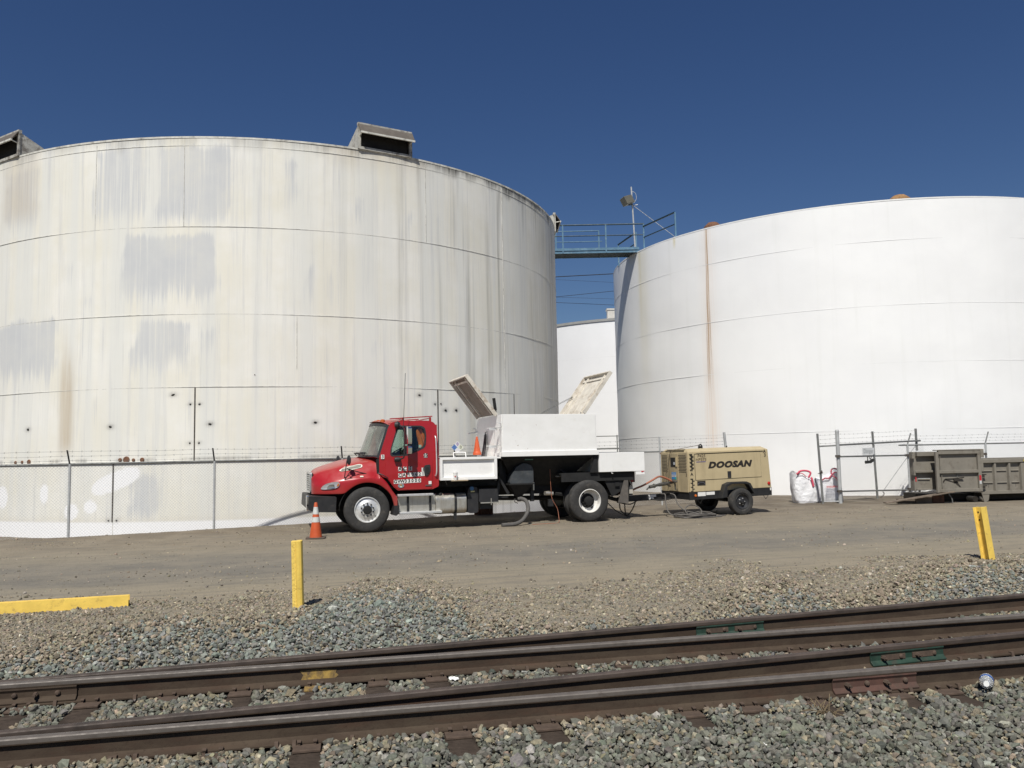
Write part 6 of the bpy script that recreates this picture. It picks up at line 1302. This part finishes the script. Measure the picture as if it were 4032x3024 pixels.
b.bx(3.5, 4.04, 3.28, 3.32, .45, .55); loose('plank_stack', wd, 'brown upright planks at the fence seen under the truck', 'planks', TK)(b)
b = MB(); b.bx(5.75, 6.35, 2.9, 3.3, -.02, .22); b.bx(5.95, 6.3, 2.85, 3.25, .22, .34); loose('timber_block', tie_m, 'dark timber blocks on the ground behind the rear wheel of the truck', 'blocks', TK)(b)
# ------------------------------------------------------------------ bulk bags
bagw = NT('woven_bag'); v = bagw.tc(); n1 = bagw.noise(v, 3.2, 6, .6, .5); c = bagw.mix(bagw.ramp(n1, .55, .8, 0, .5), (.78, .78, .80), (.60, .60, .63)); bagw_m = bagw.out(c, .7, 0, bagw.bump(bagw.noise(v, 5, 5, .6, .8), .9, .05))
pinks = paint('pink_strap', (.62, .085, .14), .7, 0, .1, 12, (.35, .05, .09), .3, 6); bagtxt = paint('bag_print_red', (.60, .05, .05), .6); baggry = paint('bag_print_grey', (.36, .36, .42), .6); bagdark = paint('bag_dark_print', (.07, .07, .085), .7)
def bag(lab, loc, rz, w, d, hl_, hr_, lean_, seed):
    o = thing('bulk_bag', lab, 'bulk bag', loc, rz, 'white bulk bags by the gate'); g = np.random.default_rng(seed); ph = g.uniform(0, 6, 6)
    n, m = 36, 22; b = MB(); vs = []
    def top(a): return hl_ + (hr_ - hl_) * (.5 + .5 * cos(a)) + .05 * sin(2 * a + ph[0])
    def pt(a, f_):
        z = top(a) * f_; sq = (abs(cos(a)) ** 4 + abs(sin(a)) ** 4) ** -.25
        bul = 1 + .05 * sin(pi * f_) - .06 * f_ ** 3 + .035 * sin(3 * a + 5 * f_ + ph[1]) + .025 * sin(5 * a - 8 * f_ + ph[2]) + .018 * sin(9 * a + 13 * f_ + ph[3])
        if f_ < .06: bul *= .93
        return (w / 2 * sq * cos(a) * bul + lean_ * f_, d / 2 * sq * sin(a) * bul, max(0, z))
    b.grid(lambda u, v_: pt(2 * pi * u, v_), n, m); body = b.build('bag_body', bagw_m, o, fix=True)
    b = MB(); k = .75; b.add([tuple(Vector(pt(2 * pi * i / 24, .92)) * 1) for i in range(24)] + [(lean_, 0, .86 * min(hl_, hr_))], [(i, (i + 1) % 24, 24) for i in range(24)], True); b.build('bag_fill', bagw_m, o)
    def strap(P, w_=.055, nm='bag_strap', m_=pinks):
        b = MB(); P = spline(P, 6); vs = []
        for i, p in enumerate(P):
            t_ = (P[min(i + 1, len(P) - 1)] - P[max(0, i - 1)]).normalized(); s_ = t_.cross(Vector((0, 1, .15))).normalized() * w_ / 2; vs += [p - s_, p + s_]
        b.add(vs, [(2 * i, 2 * i + 1, 2 * i + 3, 2 * i + 2) for i in range(len(P) - 1)], True); q = b.build(nm, m_, o); sd_ = q.modifiers.new('t', 'SOLIDIFY'); sd_.thickness = .008; return q
    return o, pt, strap
Y_ = R(-3)
bg1, pt1, st1 = bag('left white bulk bag with pink straps leaning beside the slim gate post', (9.36, 26.62, zp(9.4, 26.3) - .03), Y_, .72, .70, 1.02, .74, -.06, 3)
st1([(-.32, -.36, .93), (-.22, -.37, 1.04), (-.02, -.37, 1.05), (.10, -.38, .98), (.02, -.39, .83)], .06); st1([(-.36, -.38, .955), (-.27, -.40, .985), (-.15, -.40, .96), (-.04, -.40, .86)], .025); st1([(.10, -.385, .84), (.13, -.40, .78), (.17, -.40, .54)], .065)
b = MB(); b.tube([(.22, -.40, .80), (.30, -.405, .42), (.335, -.40, .02)], .022, 6); b.build('dark_edge_band', bagdark, bg1)
bg2, pt2, st2 = bag('right white bulk bag with red and grey print behind the narrow chain link panel', (10.12, 26.80, zp(10.1, 26.5) - .03), Y_, .66, .70, .74, 1.06, .03, 8)
st2([(-.24, -.37, .72), (-.14, -.39, .80), (-.02, -.39, .79), (.06, -.39, .88), (.16, -.39, .97), (.24, -.38, .98)], .045); st2([(.07, -.38, .92), (.07, -.40, 1.05), (.15, -.40, 1.10), (.25, -.40, 1.08)], .05); st2([(.10, -.41, .86), (.20, -.42, .80), (.27, -.42, .70), (.33, -.42, .55)], .055)
b = MB(); b.text('SNAUPFER', (.07, -.425, .52), .058, bold=.03, wx=.95, depth=.001); b.build('red_print', bagtxt, bg2, fix=False)
b = MB()
for i, z in enumerate((.465, .43, .385, .35, .31, .275, .225, .185)):
    x = -.15; g = random.Random(i)
    while x < .27: l_ = g.uniform(.02, .07); b.bx(x, min(x + l_, .28), -.428, -.424, z - .007, z + .007); x += l_ + .014
b.build('grey_print', baggry, bg2, fix=False)
b = MB(); b.prism([(.27, .98), (.34, .9), (.37, .5), (.40, .04), (.12, .03), (.24, .10), (.31, .22), (.31, .6)], -.40, -.33); b.build('dark_print', bagdark, bg2)
# ------------------------------------------------------------------ roll off container and plank
KA = R(8)
RC = thing('roll_off_container', 'grey brown steel roll off container with ribbed side and framed end door at the right', 'container', (14.32, 25.13, 0), KA)
cg = paint('container_taupe', (.20, .182, .152), .65, 0, .08, 3, (.10, .08, .06), .35, 4, bump=.12, bscale=14, bdist=.01); cd = paint('container_dark_steel', (.03, .025, .02), .9)  # second tone is near-black, for skid, latch and hinges
b = MB(); x0, x1, y0, y1 = -.06, 5.2, .10, 2.3
b.bx(x0, x1, y0, y0 + .03, .27, 1.28); b.bx(x0, x1, y1 - .03, y1, .27, 1.28); b.bx(x1 - .03, x1, y0, y1, .27, 1.28); b.bx(x0, x1, y0, y1, .27, .31); b.bx(x0, x1, .0, y0 + .10, 1.185, 1.29); b.bx(x0, x1, y1 - .1, y1 + .08, 1.185, 1.29); b.bx(x0, x1, .02, y0, .235, .335)
bd = b.build('bin_body', cg, RC, bevel=.006)
for i in range(11):
    xx = .36 + i * .485 if i < 2 else 1.26 + (i - 2) * .5
    w_ = .10 if i != 2 else .62
    if i == 3: xx = 2.05
    if xx + w_ > 5.2: break
    b = MB(); b.prism([(xx, y0), (xx + .02, .02), (xx + w_ - .02, .02), (xx + w_, y0)], .335, 1.17, axis='z'); b.build('side_rib', cg, bd, bevel=.006)
b = MB()
for z in (.94, .58):
    for xa, xb in ((-.02, .34), (.48, .82), (.97, 1.24), (1.9, 2.03), (2.17, 2.5)): b.prism([(y0 + .002, z - .02), (y0 - .035, z - .008), (y0 - .03, z + .012), (y0 + .002, z + .02)], xa, xb, axis='x')
b.build('pressed_flute', cg, bd)
b = MB(); b.bx(0, 5.1, .35, .5, .05, .27); b.bx(0, 5.1, 1.9, 2.05, .05, .27); b.bx(-1.45, 5.1, .6, 1.9, .03, .25); b.build('skid', cd, RC)
b = MB(); b.prism(rpoly([(-.09, .30), (.17, .30), (.13, .06), (.06, .0), (-.03, .0)], .03), .03, .06); b.lathe([(.0, -.14), (.085, -.14), (.085, .02), (0, .02)], (.02, .20, .088), 'y', 18); b.build('ground_roller', cg, RC); b = MB(); b.lathe([(0, -.30), (.09, -.30), (.09, .0), (0, .0)], (-.22, .45, .09), 'y', 16); b.build('ground_roller', paint('worn_roller', (.17, .14, .10), .7), RC)
# framed end door (the panel at the front) and the recessed end wall to its left
b = MB(); b.bx(-1.60, -.14, -.02, .01, .36, 1.56); dn = b.build('end_door', cg, RC)
b = MB()
for a_ in ((-1.63, -1.535, .33, 1.55), (-.245, -.14, .33, 1.6)): b.bx(a_[0], a_[1], -.095, -.02, a_[2], a_[3])
for a_ in ((-1.535, -.245, 1.475, 1.585), (-1.535, -.245, .90, .99), (-1.535, -.245, .335, .43)): b.bx(a_[0], a_[1], -.10, -.02, a_[2], a_[3])
b.bx(-1.63, -.06, -.11, .05, 1.585, 1.615); b.build('door_frame', cg, dn, bevel=.008)
b = MB(); b.tube([(-1.47, -.05, .99), (-1.46, -.05, 1.47)], .014, 6); b.tube([(-1.43, -.05, .43), (-1.44, -.05, .90)], .014, 6); b.bx(-.16, -.05, -.12, .06, 1.35, 1.61); b.bx(-.15, -.075, -.10, .06, .93, 1.33); b.build('hinge_post', cg, dn, bevel=.004)
b = MB(); b.tube([(-1.32, -.035, .735), (-.75, -.05, .75)], .010, 6); b.box((-.98, -.05, .70), (.14, .05, .07)); b.tube([(-.98, -.06, .74), (-.74, -.09, .77)], .018, 6); b.prism([(-1.44, .60), (-1.40, .60), (-1.31, .69), (-1.0, .60), (-.86, .48), (-.80, .47), (-.94, .66), (-1.02, .64), (-1.29, .73), (-1.34, .73)], -.026, -.02); b.build('door_latch', cd, dn)
b = MB(); b.tube([(-.92, -.03, .78), (-.92, -.035, .97)], .012, 5); b.tube(spline([(-1.30, -.08, .42), (-1.27, -.10, .28), (-1.20, -.11, .15), (-1.18, -.11, .02)], 6), .016, 5); b.build('door_chain', galv_d, dn)
b = MB(); b.mat(0).bx(-.235, -.17, -.10, -.095, .66, .82); b.mat(1).bx(-.235, -.17, -.10, -.095, .56, .66); b.build('reflector', [paint('container_red', (.42, .02, .03), .4), paint('container_white', (.5, .52, .52), .4)], dn)
for z in (.84, .50): b = MB(); b.bx(-.08, .06, -.03, .02, z - .02, z + .01); b.bx(-.10, -.02, -.05, .0, z - .09, z); b.build('hinge', cd, dn)
b = MB(); b.bx(-2.10, -1.1, .32, .36, .40, 1.53); b.bx(-2.11, -2.03, .30, .5, .38, 1.56); b.bx(-2.03, -1.1, .2, .34, 1.43, 1.56); b.bx(-2.12, -1.1, .2, .34, .93, 1.0); b.bx(-2.18, -2.11, .22, .34, 1.36, 1.50); b.bx(-2.15, -2.10, .22, .34, .85, .98); b.bx(-2.06, -1.6, .24, .36, .40, .44); b.build('end_wall', cg, RC, bevel=.006)
b = MB(); b.tube([(-2.0, .28, .75), (-1.60, .28, .74)], .012, 6); b.build('locking_bar', galv, RC); b = MB(); b.bx(-2.075, -2.04, .292, .30, .66, .80); b.build('reflector', bpy.data.materials['container_red'], RC)
for x, z, s_ in ((.20, .47, .10), (1.12, .48, .10)): b = MB(); b.text('1', (x, y0 - .002, z), s_, depth=.001); b.build('stencil_mark', paint('stencil_ink', (.07, .06, .05), .8), RC, fix=False)
b = MB(); b.mat(0).bx(1.38, 1.72, .014, .02, .50, .99); b.mat(1).bx(1.40, 1.70, .011, .014, .73, .93); b.mat(2).bx(1.47, 1.65, .012, .014, .58, .70); b.build('warning_label', [paint('safety_yellow', (.62, .46, .05), .5), tile, paint('label_green', (.25, .30, .05), .5)], RC); b = MB(); b.bx(1.36, 1.7, -.012, .0, 1.205, 1.265); b.build('rim_label', bpy.data.materials['safety_yellow'], RC)
pk = paint('grey_old_plank', (.16, .125, .095), .9, 0, .2, 5, (.08, .06, .045), .5, 6)
b = MB(); p0 = Vector((11.2, 25.0, .03)); p1 = Vector((13.2, 24.85, .335)); d = (p1 - p0).normalized(); s_ = Vector((.04, 1, 0)).normalized() * .13; n = d.cross(s_).normalized() * .035
if n.z < 0: n = -n
b.hexa([p0 - s_, p1 - s_, p1 + s_, p0 + s_, p0 - s_ + n, p1 - s_ + n, p1 + s_ + n, p0 + s_ + n]); tag(b.build('wooden_plank', pk, bevel=.006), 'long grey plank sloping up from the dirt to under the container door', 'plank')
b = MB(); b.box((12.45, 25.15, .10), (.55, .14, .2), R(2)); b.box((12.0, 25.2, .08), (.7, .12, .14), R(3)); tag(b.build('timber_block', pk, bevel=.008), 'low timber block propping the sloping plank by the container', 'blocks')
b = MB(); b.box((12.85, 25.2, .12), (.35, .3, .24)); tag(b.build('timber_block', wd, bevel=.01), 'brown timber block under the left corner of the steel container', 'blocks')
